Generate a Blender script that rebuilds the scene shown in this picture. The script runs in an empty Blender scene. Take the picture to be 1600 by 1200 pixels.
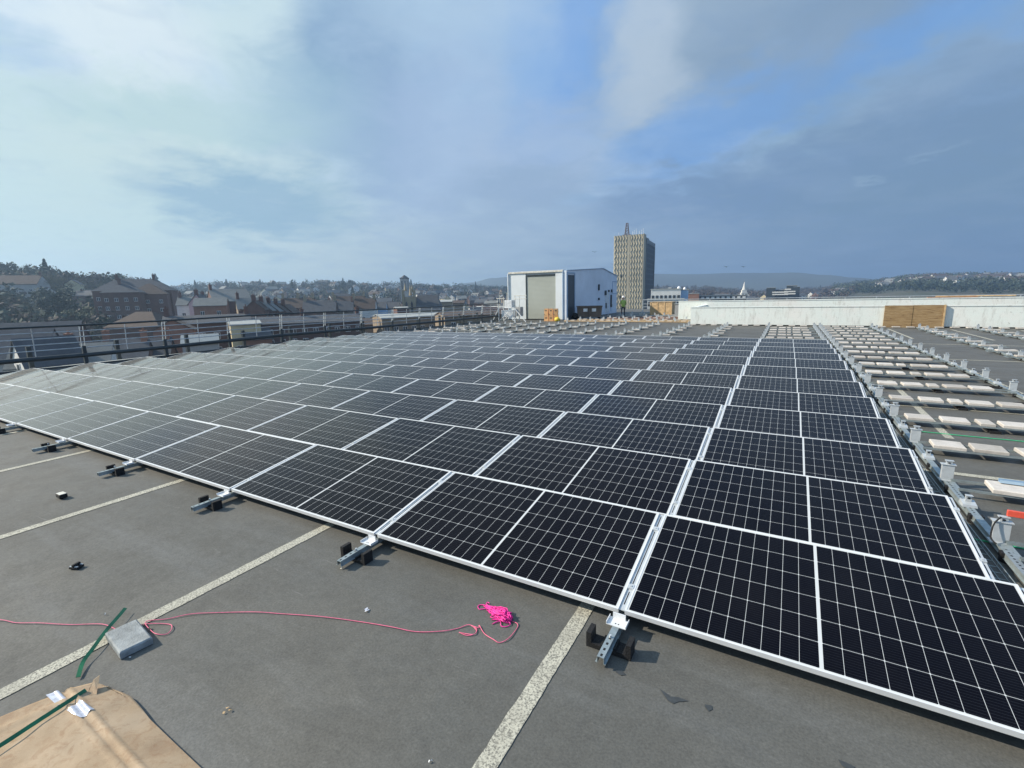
import bpy, math, random
from mathutils import Vector, Matrix
random.seed(7)
C = bpy.context.scene.collection
R_ = math.radians
# ------------------------------------------------------------------ camera numbers
FPX, YAW, PITCH, ROLL, CH = 743.5, -0.52107, 0.1848, -0.0218, 2.0911
def cam_axes():
    cy, sy, cp, sp = math.cos(YAW), math.sin(YAW), math.cos(PITCH), math.sin(PITCH)
    f = Vector((sy*cp, cy*cp, -sp)); r = Vector((cy, -sy, 0)); u = r.cross(f)
    cr, sr = math.cos(ROLL), math.sin(ROLL)
    return cr*r+sr*u, -sr*r+cr*u, f
AR, AU, AF = cam_axes()
def ray(px, py): return AR*((px-800)/FPX)-AU*((py-600)/FPX)+AF
def uz(px, py, z=0.0):
    d = ray(px, py); t = (z-CH)/d.z; return Vector((0, 0, CH))+d*t
def uX(px, py, X):
    d = ray(px, py); return Vector((0, 0, CH))+d*(X/d.x)
def uY(px, py, Y):
    d = ray(px, py); return Vector((0, 0, CH))+d*(Y/d.y)
def at(px, py, dist):
    d = ray(px, py); return Vector((0, 0, CH))+d*(dist/math.hypot(d.x, d.y))

# ------------------------------------------------------------------ materials
M = {}
def nt(name):
    m = bpy.data.materials.new(name); m.use_nodes = True
    t = m.node_tree; b = t.nodes['Principled BSDF']; M[name] = m
    return m, t, b
def N(t, kind, **kw):
    n = t.nodes.new(kind)
    for k, v in kw.items():
        if k in n.inputs: n.inputs[k].default_value = v
        else: setattr(n, k, v)
    return n
def ramp(t, fac, stops):
    n = t.nodes.new('ShaderNodeValToRGB'); e = n.color_ramp.elements
    while len(e) < len(stops): e.new(0.5)
    for i, (p, c) in enumerate(stops):
        e[i].position = p; e[i].color = (*c, 1) if len(c) == 3 else c
    t.links.new(fac, n.inputs[0]); return n.outputs[0]
def mixc(t, fac, a, b, mode='MIX'):
    n = t.nodes.new('ShaderNodeMix'); n.data_type = 'RGBA'; n.blend_type = mode
    for s, v in ((0, fac), (6, a), (7, b)):
        if isinstance(v, (int, float)): n.inputs[s].default_value = v
        elif isinstance(v, tuple): n.inputs[s].default_value = (*v, 1)
        else: t.links.new(v, n.inputs[s])
    return n.outputs[2]
def math_(t, op, a, b=None, c=None, clamp=False):
    n = t.nodes.new('ShaderNodeMath'); n.operation = op; n.use_clamp = clamp
    for i, v in enumerate((a, b, c)):
        if v is None: continue
        if isinstance(v, (int, float)): n.inputs[i].default_value = v
        else: t.links.new(v, n.inputs[i])
    return n.outputs[0]
def bump(t, b, h, strength=.3, dist=.01):
    n = N(t, 'ShaderNodeBump', Strength=strength, Distance=dist); t.links.new(h, n.inputs['Height'])
    t.links.new(n.outputs[0], b.inputs['Normal'])
def noise(t, scale, detail=4, rough=.55, vec=None, coord='Object', dist=0):
    n = N(t, 'ShaderNodeTexNoise', Scale=scale, Detail=detail, Roughness=rough, Distortion=dist)
    if vec is None:
        tc = t.nodes.new('ShaderNodeTexCoord'); vec = tc.outputs[coord]
    t.links.new(vec, n.inputs['Vector']); return n.outputs['Fac']
def simple(name, col, rough=.6, metal=0, var=.15, scale=6, spec=.5, bmp=0, bscale=60, coord='Object'):
    m, t, b = nt(name)
    f = noise(t, scale, 5, .6, coord=coord)
    lo = tuple(max(0, c*(1-var*1.6)) for c in col); hi = tuple(min(1, c*(1+var*1.6)) for c in col)
    t.links.new(ramp(t, f, [(.3, lo), (.7, hi)]), b.inputs['Base Color'])
    b.inputs['Roughness'].default_value = rough; b.inputs['Metallic'].default_value = metal
    b.inputs['Specular IOR Level'].default_value = spec
    if bmp: bump(t, b, noise(t, bscale, 3), bmp, .01)
    return m

def mat_roof():
    m, t, b = nt('asphalt_roof'); g = t.nodes.new('ShaderNodeNewGeometry').outputs['Position']
    big = noise(t, .45, 6, .6, g); mid = noise(t, 2.6, 6, .65, g, dist=.6); fine = noise(t, 75, 3, .7, g); vf = noise(t, 230, 2, .6, g)
    c = ramp(t, big, [(.3, (.088, .086, .075)), (.5, (.108, .107, .096)), (.72, (.134, .128, .110))])
    c = mixc(t, math_(t, 'MULTIPLY', ramp(t, mid, [(.46, (0, 0, 0)), (.62, (1, 1, 1))]), .42), c, (.090, .088, .078))
    ws = noise(t, 1.1, 3, .5, g, dist=2.5); c = mixc(t, math_(t, 'MULTIPLY', ramp(t, ws, [(.56, (0, 0, 0)), (.60, (1, 1, 1)), (.66, (.3, .3, .3))]), .30), c, (.078, .078, .072))
    sc_ = N(t, 'ShaderNodeMapping'); sc_.inputs['Scale'].default_value = (1.2, 9, 1); sc_.inputs['Rotation'].default_value = (0, 0, -.6); t.links.new(g, sc_.inputs[0]); sf = noise(t, 1.7, 4, .7, sc_.outputs[0], dist=.5)
    c = mixc(t, math_(t, 'MULTIPLY', ramp(t, sf, [(.66, (0, 0, 0)), (.71, (1, 1, 1))]), .35), c, (.22, .215, .20))
    ms = N(t, 'ShaderNodeMapping'); ms.inputs['Scale'].default_value = (.35, 2.2, 1); ms.inputs['Rotation'].default_value = (0, 0, .5)
    t.links.new(g, ms.inputs[0]); st = noise(t, 1.3, 5, .6, ms.outputs[0])
    c = mixc(t, math_(t, 'MULTIPLY', ramp(t, st, [(.5, (0, 0, 0)), (.68, (1, 1, 1))]), .32), c, (.178, .184, .182))
    gr = noise(t, 17, 5, .7, g)
    c = mixc(t, .35, c, ramp(t, gr, [(.3, (.62, .62, .62)), (.7, (1.3, 1.3, 1.3))]), 'MULTIPLY')
    c = mixc(t, .5, c, ramp(t, fine, [(.3, (.5, .5, .5)), (.68, (1.4, 1.4, 1.38))]), 'MULTIPLY')
    c = mixc(t, ramp(t, vf, [(.70, (0, 0, 0)), (.76, (.5, .5, .5))]), c, (.30, .29, .26))
    # dirt stain patch and small pock marks
    po = noise(t, 34, 2, .5, g)
    c = mixc(t, math_(t, 'MULTIPLY', ramp(t, po, [(.70, (0, 0, 0)), (.74, (1, 1, 1))]), .45), c, (.05, .05, .048))
    t.links.new(c, b.inputs['Base Color'])
    t.links.new(ramp(t, mid, [(.3, (.62,)*3), (.7, (.82,)*3)]), b.inputs['Roughness'])
    h = mixc(t, .35, fine, gr); bump(t, b, h, .4, .003)
mat_roof()
def mat_line():
    m, t, b = nt('worn_line_paint'); g = t.nodes.new('ShaderNodeNewGeometry').outputs['Position']
    f = noise(t, 85, 3, .75, g); l = noise(t, 3, 5, .6, g)
    c = mixc(t, ramp(t, f, [(.40, (1, 1, 1)), (.55, (0, 0, 0))]), (.54, .52, .42), (.17, .165, .14))
    c = mixc(t, math_(t, 'MULTIPLY', ramp(t, l, [(.45, (0, 0, 0)), (.7, (1, 1, 1))]), .55), c, (.26, .245, .20))
    t.links.new(c, b.inputs['Base Color']); b.inputs['Roughness'].default_value = .85
    bump(t, b, f, .4, .003)
mat_line()
def mat_cells():
    m, t, b = nt('solar_cells'); uv = N(t, 'ShaderNodeUVMap'); s = N(t, 'ShaderNodeSeparateXYZ')
    t.links.new(uv.outputs[0], s.inputs[0]); x, y = s.outputs[0], s.outputs[1]     # metres from panel centre
    ax = math_(t, 'SUBTRACT', math_(t, 'ABSOLUTE', x), .0085)
    PX, PY = .0925, .1830
    gx = math_(t, 'DIVIDE', ax, PX); gy = math_(t, 'DIVIDE', math_(t, 'ADD', y, 3*PY), PY)
    def edge(v, p):   # distance (m) to nearest cell boundary
        fr = math_(t, 'FRACT', v); return math_(t, 'MULTIPLY', math_(t, 'MINIMUM', fr, math_(t, 'SUBTRACT', 1, fr)), p)
    dx, dy = edge(gx, PX), edge(gy, PY)
    lx = math_(t, 'LESS_THAN', dx, .0010); ly = math_(t, 'LESS_THAN', dy, .0012)
    dia = math_(t, 'LESS_THAN', math_(t, 'ADD', dx, dy), .0062)
    mid = math_(t, 'LESS_THAN', ax, 0.0)
    outx = math_(t, 'GREATER_THAN', ax, PX*11); outy = math_(t, 'GREATER_THAN', math_(t, 'ABSOLUTE', y), PY*3)
    w = lx
    for q in (ly, dia, mid, outx, outy): w = math_(t, 'MAXIMUM', w, q)
    bb = math_(t, 'FRACT', math_(t, 'MULTIPLY', gy, 10)); bb = math_(t, 'LESS_THAN', math_(t, 'ABSOLUTE', math_(t, 'SUBTRACT', bb, .5)), .045)
    oi = t.nodes.new('ShaderNodeObjectInfo')
    base = mixc(t, oi.outputs['Random'], (.0020, .0026, .0060), (.0035, .0035, .0065))
    base = mixc(t, math_(t, 'MULTIPLY', bb, .3), base, (.08, .09, .11))
    col = mixc(t, w, base, (.58, .60, .60))
    t.links.new(col, b.inputs['Base Color'])
    geo = t.nodes.new('ShaderNodeNewGeometry').outputs['Position']
    du = noise(t, 1.6, 6, .65, geo)
    t.links.new(ramp(t, du, [(.3, (.035,)*3), (.75, (.10,)*3)]), b.inputs['Roughness'])
    b.inputs['Specular IOR Level'].default_value = .10
    b.inputs['Specular IOR Level'].default_value = 0
    lw = N(t, 'ShaderNodeLayerWeight', Blend=.5); gls = t.nodes.new('ShaderNodeBsdfGlossy'); gls.inputs['Color'].default_value = (1, .96, .91, 1)
    t.links.new(ramp(t, du, [(.3, (.035,)*3), (.75, (.10,)*3)]), gls.inputs['Roughness'])
    fr = math_(t, 'ADD', math_(t, 'MULTIPLY', math_(t, 'POWER', lw.outputs['Facing'], 5.5), 1.0), .004, clamp=True)
    mx = t.nodes.new('ShaderNodeMixShader'); t.links.new(fr, mx.inputs[0]); t.links.new(b.outputs[0], mx.inputs[1]); t.links.new(gls.outputs[0], mx.inputs[2]); 
    g2 = t.nodes.new('ShaderNodeBsdfGlossy'); g2.inputs['Roughness'].default_value = .46; g2.inputs['Color'].default_value = (1, .95, .86, 1)
    f2 = math_(t, 'ADD', math_(t, 'MULTIPLY', math_(t, 'POWER', lw.outputs['Facing'], 9.0), .75), .0012, clamp=True)
    mx2 = t.nodes.new('ShaderNodeMixShader'); t.links.new(f2, mx2.inputs[0]); t.links.new(mx.outputs[0], mx2.inputs[1]); t.links.new(g2.outputs[0], mx2.inputs[2]); t.links.new(mx2.outputs[0], t.nodes['Material Output'].inputs['Surface'])
    # thin dust film
    col2 = mixc(t, math_(t, 'MULTIPLY', ramp(t, du, [(.35, (0, 0, 0)), (.8, (1, 1, 1))]), .008), col, (.5, .48, .42))
    t.links.new(col2, b.inputs['Base Color'])
mat_cells()
simple('aluminium_frame', (.80, .81, .81), .42, .2, .04, 3)
simple('galvanised', (.36, .41, .41), .42, .5, .12, 25, bmp=.1)
simple('zinc_bracket', (.55, .585, .60), .42, .25, .08, 14)
simple('dark_slot', (.012, .012, .013), .8)
simple('black_rubber', (.007, .007, .0075), .8, 0, .3, 30, bmp=.5, bscale=90)
simple('rail_paint', (.035, .045, .05), .4, .1, .15, 4)
simple('rail_metal', (.50, .53, .54), .4, .45, .12, 5)
def mat_slab():
    m, t, b = nt('concrete_slab'); g = t.nodes.new('ShaderNodeNewGeometry').outputs['Position']
    oi = t.nodes.new('ShaderNodeObjectInfo')
    a = noise(t, 9, 6, .7, g); f = noise(t, 140, 3, .7, g)
    c = mixc(t, oi.outputs['Random'], (.46, .43, .39), (.68, .64, .59))
    c = mixc(t, .6, c, ramp(t, a, [(.3, (.68, .66, .63)), (.7, (1.1, 1.1, 1.1))]), 'MULTIPLY')
    c = mixc(t, .5, c, ramp(t, f, [(.3, (.7, .7, .7)), (.7, (1.15, 1.15, 1.15))]), 'MULTIPLY')
    t.links.new(c, b.inputs['Base Color']); b.inputs['Roughness'].default_value = .9; bump(t, b, f, .4, .003)
mat_slab()
simple('grey_paver', (.27, .29, .29), .8, 0, .22, 12, bmp=.5, bscale=120)
def mat_card():
    m, t, b = nt('cardboard'); g = t.nodes.new('ShaderNodeTexCoord').outputs['Object']
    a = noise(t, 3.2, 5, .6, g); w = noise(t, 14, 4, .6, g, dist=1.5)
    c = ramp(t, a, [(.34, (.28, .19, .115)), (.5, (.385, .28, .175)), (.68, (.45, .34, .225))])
    c = mixc(t, math_(t, 'MULTIPLY', ramp(t, w, [(.50, (0, 0, 0)), (.66, (1, 1, 1))]), .5), c, (.27, .155, .08))  # brown patches: staining, plus the sheet's darker shading put into the colour
    cr_ = noise(t, 22, 3, .8, g, dist=3); c = mixc(t, ramp(t, cr_, [(.485, (0, 0, 0)), (.5, (.4, .4, .4)), (.515, (0, 0, 0))]), c, (.62, .46, .30))
    t.links.new(c, b.inputs['Base Color']); b.inputs['Roughness'].default_value = .8
    wv = N(t, 'ShaderNodeTexWave', Scale=42.0, Distortion=.6); t.links.new(g, wv.inputs[0])
    bump(t, b, mixc(t, .35, noise(t, 9, 6, .7, g, dist=2), wv.outputs['Fac']), .35, .006)
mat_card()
simple('clear_tape', (.55, .58, .66), .25, 0, .15, 40)
simple('white_plastic', (.75, .78, .78), .5, 0, .05, 3)
simple('green_strap', (.012, .15, .06), .3, 0, .25, 12)
simple('pink_cord', (.80, .16, .27), .6, 0, .12, 50)
simple('hot_pink_cord', (.90, .035, .33), .55, 0, .15, 60)
simple('green_cord', (.05, .42, .20), .6, 0, .1, 30)
simple('wet_mark', (.052, .055, .053), .35, 0, .1, 30)
def mat_wall():
    m, t, b = nt('weathered_white_wall'); g = t.nodes.new('ShaderNodeNewGeometry').outputs['Position']
    s = N(t, 'ShaderNodeMapping'); s.inputs['Scale'].default_value = (1, 1, .22); t.links.new(g, s.inputs[0])
    a = noise(t, .6, 6, .6, g); st = noise(t, 5.5, 6, .75, s.outputs[0]); sp = noise(t, 7, 4, .8, g)
    c = ramp(t, a, [(.3, (.82, .80, .75)), (.55, (.79, .84, .79)), (.75, (.84, .82, .77))])
    c = mixc(t, math_(t, 'MULTIPLY', ramp(t, st, [(.52, (0, 0, 0)), (.7, (1, 1, 1))]), .5), c, (.40, .39, .34))
    c = mixc(t, math_(t, 'MULTIPLY', ramp(t, sp, [(.62, (0, 0, 0)), (.70, (1, 1, 1))]), .7), c, (.28, .27, .24))
    t.links.new(c, b.inputs['Base Color']); b.inputs['Roughness'].default_value = .8; bump(t, b, sp, .3, .01)
mat_wall()
def mat_ply():
    m, t, b = nt('plywood'); g = t.nodes.new('ShaderNodeTexCoord').outputs['Object']
    s = N(t, 'ShaderNodeMapping'); s.inputs['Scale'].default_value = (1.2, 1, 9); t.links.new(g, s.inputs[0])
    a = noise(t, 1.6, 6, .7, s.outputs[0], dist=1.2)
    t.links.new(ramp(t, a, [(.32, (.17, .10, .045)), (.5, (.34, .225, .105)), (.7, (.42, .30, .16))]), b.inputs['Base Color'])
    b.inputs['Roughness'].default_value = .75
mat_ply()
simple('timber', (.55, .38, .20), .8, 0, .2, 5)
def mat_clad(name, col, sc, axis=0, rough=.5):
    m, t, b = nt(name); g = t.nodes.new('ShaderNodeNewGeometry').outputs['Position']
    s = N(t, 'ShaderNodeSeparateXYZ'); t.links.new(g, s.inputs[0])
    w = math_(t, 'SINE', math_(t, 'MULTIPLY', s.outputs[axis], sc))
    f = noise(t, .5, 5, .6, g)
    c = ramp(t, f, [(.3, tuple(v*.88 for v in col)), (.7, tuple(min(1, v*1.06) for v in col))])
    t.links.new(c, b.inputs['Base Color']); b.inputs['Roughness'].default_value = rough
    bump(t, b, w, .25, .012)
mat_clad('shed_white_front', (.76, .80, .80), 0, 0)
mat_clad('shed_blue_side', (.72, .78, .85), 24, 1)
mat_clad('shed_trim_blue', (.34, .45, .58), 0, 1)
mat_clad('shutter_slats', (.43, .45, .39), 60, 2, .3)
mat_clad('dark_door', (.050, .065, .08), 0, 2)
simple('cream_trim', (.68, .66, .58), .6)
simple('orange_plastic', (.70, .40, .18), .5, 0, .15, 3)
simple('yellow_bag', (.75, .55, .05), .6)
simple('brown_steel', (.13, .105, .085), .6, .2, .25, 1.5)
simple('label_white', (.70, .72, .72), .5)
simple('hi_vis', (.34, .46, .10), .6); simple('dark_cloth', (.03, .035, .05), .8); simple('skin', (.55, .33, .24), .6); simple('helmet_white', (.8, .8, .8), .4)
simple('red_paint', (.72, .10, .06), .4); simple('blue_aluminium', (.42, .58, .72), .3, .4, .04)
simple('beige_concrete', (.43, .39, .29), .8, 0, .12, .05, coord='Object')
simple('brown_recess', (.20, .17, .12), .8, 0, .1, .1)
def mat_towerglass():
    m, t, b = nt('dark_curtain_glass'); g = t.nodes.new('ShaderNodeNewGeometry').outputs['Position']
    s = N(t, 'ShaderNodeSeparateXYZ'); t.links.new(g, s.inputs[0])
    w = math_(t, 'FRACT', math_(t, 'DIVIDE', s.outputs[2], 3.4)); w = math_(t, 'LESS_THAN', w, .3)
    c = mixc(t, w, (.022, .036, .050), (.05, .07, .085)); f = noise(t, .15, 4, .6, g)
    c = mixc(t, .5, c, ramp(t, f, [(.3, (.6,)*3), (.7, (1.3,)*3)]), 'MULTIPLY')
    t.links.new(c, b.inputs['Base Color']); b.inputs['Roughness'].default_value = .55; b.inputs['Specular IOR Level'].default_value = .15
mat_towerglass()
simple('mast_steel', (.16, .12, .11), .6, .3)
# town
def mat_brick(name, c1, c2):
    m, t, b = nt(name); tc = t.nodes.new('ShaderNodeTexCoord').outputs['Object']
    f = noise(t, .8, 6, .7, tc); f2 = noise(t, 7, 3, .7, tc)
    c = ramp(t, f, [(.3, c1), (.7, c2)]); c = mixc(t, .5, c, ramp(t, f2, [(.3, (.7,)*3), (.7, (1.25,)*3)]), 'MULTIPLY')
    t.links.new(c, b.inputs['Base Color']); b.inputs['Roughness'].default_value = .9
mat_brick('red_brick', (.115, .062, .048), (.17, .092, .072)); mat_brick('dark_brick', (.085, .05, .042), (.14, .08, .06))
mat_brick('orange_brick', (.24, .12, .078), (.32, .17, .115)); mat_brick('brown_stone', (.20, .155, .11), (.30, .24, .17))
mat_brick('gold_stone', (.29, .24, .16), (.40, .34, .24)); mat_brick('slate_roof', (.05, .056, .065), (.09, .096, .105))
mat_brick('brown_tiles', (.062, .046, .037), (.10, .072, .056)); mat_brick('pale_slate', (.15, .16, .155), (.22, .225, .21))
mat_brick('white_render', (.60, .60, .58), (.74, .74, .70)); mat_brick('cream_render', (.56, .47, .28), (.66, .57, .36))
mat_brick('pink_render', (.62, .42, .42), (.72, .52, .50)); mat_brick('blue_render', (.30, .46, .66), (.38, .54, .74))
mat_brick('grey_render', (.32, .32, .31), (.42, .42, .40)); mat_brick('flat_roof_felt', (.30, .32, .31), (.40, .42, .40))
simple('window_glass', (.035, .045, .055), .12, 0, .3, 1); simple('window_frame_white', (.7, .7, .68), .5)
simple('pale_glass_roof', (.24, .26, .26), .3)
def mat_ground():
    m, t, b = nt('terrain_ground'); g = t.nodes.new('ShaderNodeNewGeometry').outputs['Position']
    a = noise(t, .012, 8, .65, g); c_ = noise(t, .05, 6, .6, g)
    c = ramp(t, a, [(.35, (.045, .055, .030)), (.5, (.075, .075, .05)), (.65, (.11, .09, .07))])
    c = mixc(t, math_(t, 'MULTIPLY', ramp(t, c_, [(.45, (0, 0, 0)), (.65, (1, 1, 1))]), .5), c, (.05, .075, .03))
    t.links.new(c, b.inputs['Base Color']); b.inputs['Roughness'].default_value = .95
mat_ground()
simple('park_grass', (.085, .115, .045), .9, 0, .25, .05)
simple('street_asphalt', (.06, .06, .06), .9, 0, .1, .2)
simple('mountain_heath', (.07, .08, .06), .95, 0, .2, .003)
for nm, col in (('twigs_brown', (.075, .058, .045)), ('twigs_green', (.07, .075, .04)), ('needles_dark', (.032, .050, .034)), ('leaves_ivy', (.062, .078, .042)), ('bark', (.06, .05, .04))):
    simple(nm, col, .9, 0, .35, 1.2)

# ------------------------------------------------------------------ mesh building
class MB:
    def __init__(s): s.v = []; s.f = []; s.mi = []; s.uv = None; s.smooth = False
    def box(s, x0, x1, y0, y1, z0, z1, mi=0):
        n = len(s.v)
        s.v += [(x0, y0, z0), (x1, y0, z0), (x1, y1, z0), (x0, y1, z0), (x0, y0, z1), (x1, y0, z1), (x1, y1, z1), (x0, y1, z1)]
        for q in ((3, 2, 1, 0), (4, 5, 6, 7), (0, 1, 5, 4), (1, 2, 6, 5), (2, 3, 7, 6), (3, 0, 4, 7)):
            s.f.append(tuple(n+i for i in q)); s.mi.append(mi)
        return s
    def poly(s, pts, mi=0):
        n = len(s.v); s.v += [tuple(p) for p in pts]; s.f.append(tuple(range(n, n+len(pts)))); s.mi.append(mi); return s
    def hexa(s, p, mi=0):   # 8 points, bottom 4 then top 4
        n = len(s.v); s.v += [tuple(q) for q in p]
        for q in ((3, 2, 1, 0), (4, 5, 6, 7), (0, 1, 5, 4), (1, 2, 6, 5), (2, 3, 7, 6), (3, 0, 4, 7)):
            s.f.append(tuple(n+i for i in q)); s.mi.append(mi)
        return s
    def prism(s, prof, a, b, axis='y', mi=0):  # closed 2-D profile extruded along axis from a to b
        n = len(s.v); k = len(prof)
        for w in (a, b):
            for p, q in prof:
                s.v.append((p, w, q) if axis == 'y' else ((w, p, q) if axis == 'x' else (p, q, w)))
        s.f.append(tuple(range(n, n+k))); s.f.append(tuple(range(n+2*k-1, n+k-1, -1))); s.mi += [mi, mi]
        for i in range(k):
            j = (i+1) % k; s.f.append((n+i, n+k+i, n+k+j, n+j)); s.mi.append(mi)
        return s
    def tube(s, pts, r, seg=6, mi=0, r2=None, cap=True):
        pts = [Vector(p) for p in pts]; k = len(pts); n = len(s.v); up = Vector((0, 0, 1)); last = None
        for i, p in enumerate(pts):
            d = (pts[min(i+1, k-1)]-pts[max(i-1, 0)])
            if d.length < 1e-9: d = Vector((0, 0, 1))
            d.normalize()
            a = d.cross(up if abs(d.z) < .95 else Vector((1, 0, 0)))
            if last is not None and a.dot(last) < 0: a = -a
            a.normalize(); last = a; b = d.cross(a).normalized()
            rr = r if r2 is None else r+(r2-r)*i/max(1, k-1)
            for j in range(seg):
                t = 2*math.pi*j/seg; s.v.append(tuple(p+a*(rr*math.cos(t))+b*(rr*math.sin(t))))
        for i in range(k-1):
            for j in range(seg):
                j2 = (j+1) % seg; s.f.append((n+i*seg+j, n+i*seg+j2, n+(i+1)*seg+j2, n+(i+1)*seg+j)); s.mi.append(mi)
        if cap:
            s.f.append(tuple(n+j for j in range(seg-1, -1, -1))); s.f.append(tuple(n+(k-1)*seg+j for j in range(seg))); s.mi += [mi, mi]
        return s
    def cone(s, c, r, h, seg=8, mi=0, r1=0.02):
        return s.tube([c, (c[0], c[1], c[2]+h)], r, seg, mi, r1)
    def mesh(s, name, mats, smooth=False):
        me = bpy.data.meshes.new(name); me.from_pydata(s.v, [], s.f)
        for m in (mats if isinstance(mats, (list, tuple)) else [mats]): me.materials.append(M[m])
        me.polygons.foreach_set('material_index', s.mi)
        if smooth: me.polygons.foreach_set('use_smooth', [True]*len(s.f))
        me.update(); return me
    def build(s, name, mats, parent=None, loc=(0, 0, 0), rz=0, smooth=False):
        return link(name, s.mesh(name, mats, smooth), parent, loc, rz)
def link(name, me, parent=None, loc=(0, 0, 0), rz=0):
    o = bpy.data.objects.new(name, me); C.objects.link(o); o.location = loc; o.rotation_euler = (0, 0, rz)
    if parent is not None: o.parent = parent
    return o
def bevel(o, w, seg=1):
    b = o.modifiers.new('b', 'BEVEL'); b.width = w; b.segments = seg; b.limit_method = 'ANGLE'; return o
def tag(o, label=None, cat=None, group=None, kind=None):
    if label: o['label'] = label
    if cat: o['category'] = cat
    if group: o['group'] = group
    if kind: o['kind'] = kind
    elif cat: o['kind'] = 'thing'
    return o
def thing(name, label, cat, loc=(0, 0, 0), rz=0, group=None):
    return tag(link(name, None, None, loc, rz), label, cat, group)
def copy_thing(root, loc, rz=None, label=None, group=None, scale=None):
    r = root.copy(); C.objects.link(r); r.location = loc
    if rz is not None: r.rotation_euler = (0, 0, rz)
    if label: r['label'] = label
    if group: r['group'] = group
    if scale: r.scale = (scale,)*3 if isinstance(scale, (int, float)) else scale
    for ch in root.children:
        c = ch.copy(); C.objects.link(c); c.parent = r
        for g in ch.children:
            d = g.copy(); C.objects.link(d); d.parent = c
    return r
ORD = ['first', 'second', 'third', 'fourth', 'fifth', 'sixth', 'seventh', 'eighth', 'ninth', 'tenth', 'eleventh', 'twelfth', 'thirteenth', 'fourteenth', 'fifteenth', 'sixteenth', 'seventeenth', 'eighteenth', 'nineteenth', 'twentieth']

# ------------------------------------------------------------------ roof deck
YT = [(-9, 0), (3, 0), (3.8, .008), (5.27, -.015), (6.76, -.027), (8.25, -.026), (9.7, -.015), (11.2, .002), (12.7, .022), (14.2, .03), (16, .02), (19, 0), (70, 0)]
def rz(x, y):
    z = 0
    for (a, za), (b, zb) in zip(YT, YT[1:]):
        if a <= y <= b: z = za+(zb-za)*(y-a)/(b-a); break
    if x < 0: z -= .00022*min(-x, 21)**2*min(1, max(0, (60-y)/30))
    return z
XS = [-21.25]+[-21+i*.75 for i in range(0, 29)]+[0, 5, 10, 20, 34]
YS = sorted(set([-8, -4, 0]+[y for y, _ in YT if -8 < y < 61]+[22+3*i for i in range(13)]+[61]))
mb = MB()
for y in YS:
    for x in XS: mb.v.append((x, y, rz(x, y)))
nx = len(XS)
for j in range(len(YS)-1):
    for i in range(nx-1):
        mb.f.append((j*nx+i, j*nx+i+1, (j+1)*nx+i+1, (j+1)*nx+i)); mb.mi.append(0)
tag(mb.build('roof_deck', 'asphalt_roof', smooth=True), kind='structure')
mb = MB(); mb.box(-21.2, 33.9, -7.9, 60.9, -17.2, -.5)
o = mb.build('car_park_building', 'brown_stone')
tag(o, 'concrete car park building under the asphalt roof deck', 'building')

def strip(name, x0, x1, y0, y1, dz=.004, mat='worn_line_paint'):
    m = MB(); near = y0 < 8 and name == 'parking_line'; ny = max(1, int((y1-y0)/(.035 if near and y1-y0 > 1 else .7))); nxx = max(1, int((x1-x0)/.9)); n = (nxx+1); rj = random.Random(int(x0*100)); jl = [0, 0]
    for j in range(ny+1):
        for i in range(n):
            x = x0+(x1-x0)*i/nxx; y = y0+(y1-y0)*j/ny
            if near and nxx == 1: jl[i] = jl[i]*.7+rj.uniform(-.0022, .0022); x += jl[i]
            m.v.append((x, y, rz(x, y)+dz))
    for j in range(ny):
        for i in range(nxx): m.f.append((j*n+i, j*n+i+1, (j+1)*n+i+1, (j+1)*n+i)); m.mi.append(0)
    return tag(m.build(name, mat), kind='structure')
for i in range(-6, 5):
    X = -1.03+2.56*i if i < 1 else 2.13+2.42*(i-1)
    if i <= 0: strip('parking_line', X-.05, X+.05, -.8, 4.2)
    if i > 0: strip('parking_line', X-.05, X+.05, 8.6, 13.3); strip('parking_line', X-.05, X+.05, 24.8, 30.4)
    if i == 1: strip('parking_line', 3.98, 4.08, 12.5, 19.5)
strip('parking_line', 1.2, 8.0, 6.92, 7.02, .0045); strip('parking_line', 1.9, 9.5, 10.62, 10.70, .0045); strip('parking_line', 3, 12, 17.9, 18.0, .0045)
strip('parking_line', 4, 12, 22.6, 22.7, .0045)
random.seed(3)
for cx, cy, pts in ((0, 0, [(963, 1047), (972, 1049), (978, 1055), (970, 1056), (962, 1051)]),
                    (0, 0, [(1031, 1077), (1040, 1083), (1048, 1089), (1060, 1090), (1076, 1096), (1060, 1097), (1052, 1100), (1044, 1096), (1036, 1085)]),
                    (0, 0, [(1101, 1101), (1112, 1103), (1113, 1109), (1107, 1112), (1102, 1106)]), (0, 0, [(1309, 1187), (1322, 1192), (1336, 1199), (1330, 1204), (1316, 1198)])):
    ps = [uz(*p) for p in pts]; m = MB(); m.poly([(p.x, p.y, .003) for p in reversed(ps)])
    tag(m.build('water_stain', 'wet_mark'), kind='structure')

# ------------------------------------------------------------------ solar panels
TILT, PD, PW, RP, Y0, X0, CP, ZF = .15115, 1.134, 2.094, 1.4892, 2.6626, -.7678, 2.135, .12
def panel_proto():
    r = thing('solar_panel', 'x', 'solar panel', group='framed solar panels in rows on the roof')
    hw, hd, t, l = PW/2, PD/2, .032, .0115
    m = MB(); m.box(-hw, hw, -hd, -hd+l, -t, 0); m.box(-hw, hw, hd-l, hd, -t, 0); m.box(-hw, -hw+l, -hd+l, hd-l, -t, 0); m.box(hw-l, hw, -hd+l, hd-l, -t, 0)
    f = m.build('frame', 'aluminium_frame', r)
    m = MB(); a, b = hw-l, hd-l; m.box(-a, a, -b, b, -.012, -.002)
    g = m.build('cell_glass', 'solar_cells', r); me = g.data; uv = me.uv_layers.new(name='UVMap')
    for lp in me.loops:
        v = me.vertices[lp.vertex_index].co; uv.data[lp.index].uv = (v.x, v.y)
    return r
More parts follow.
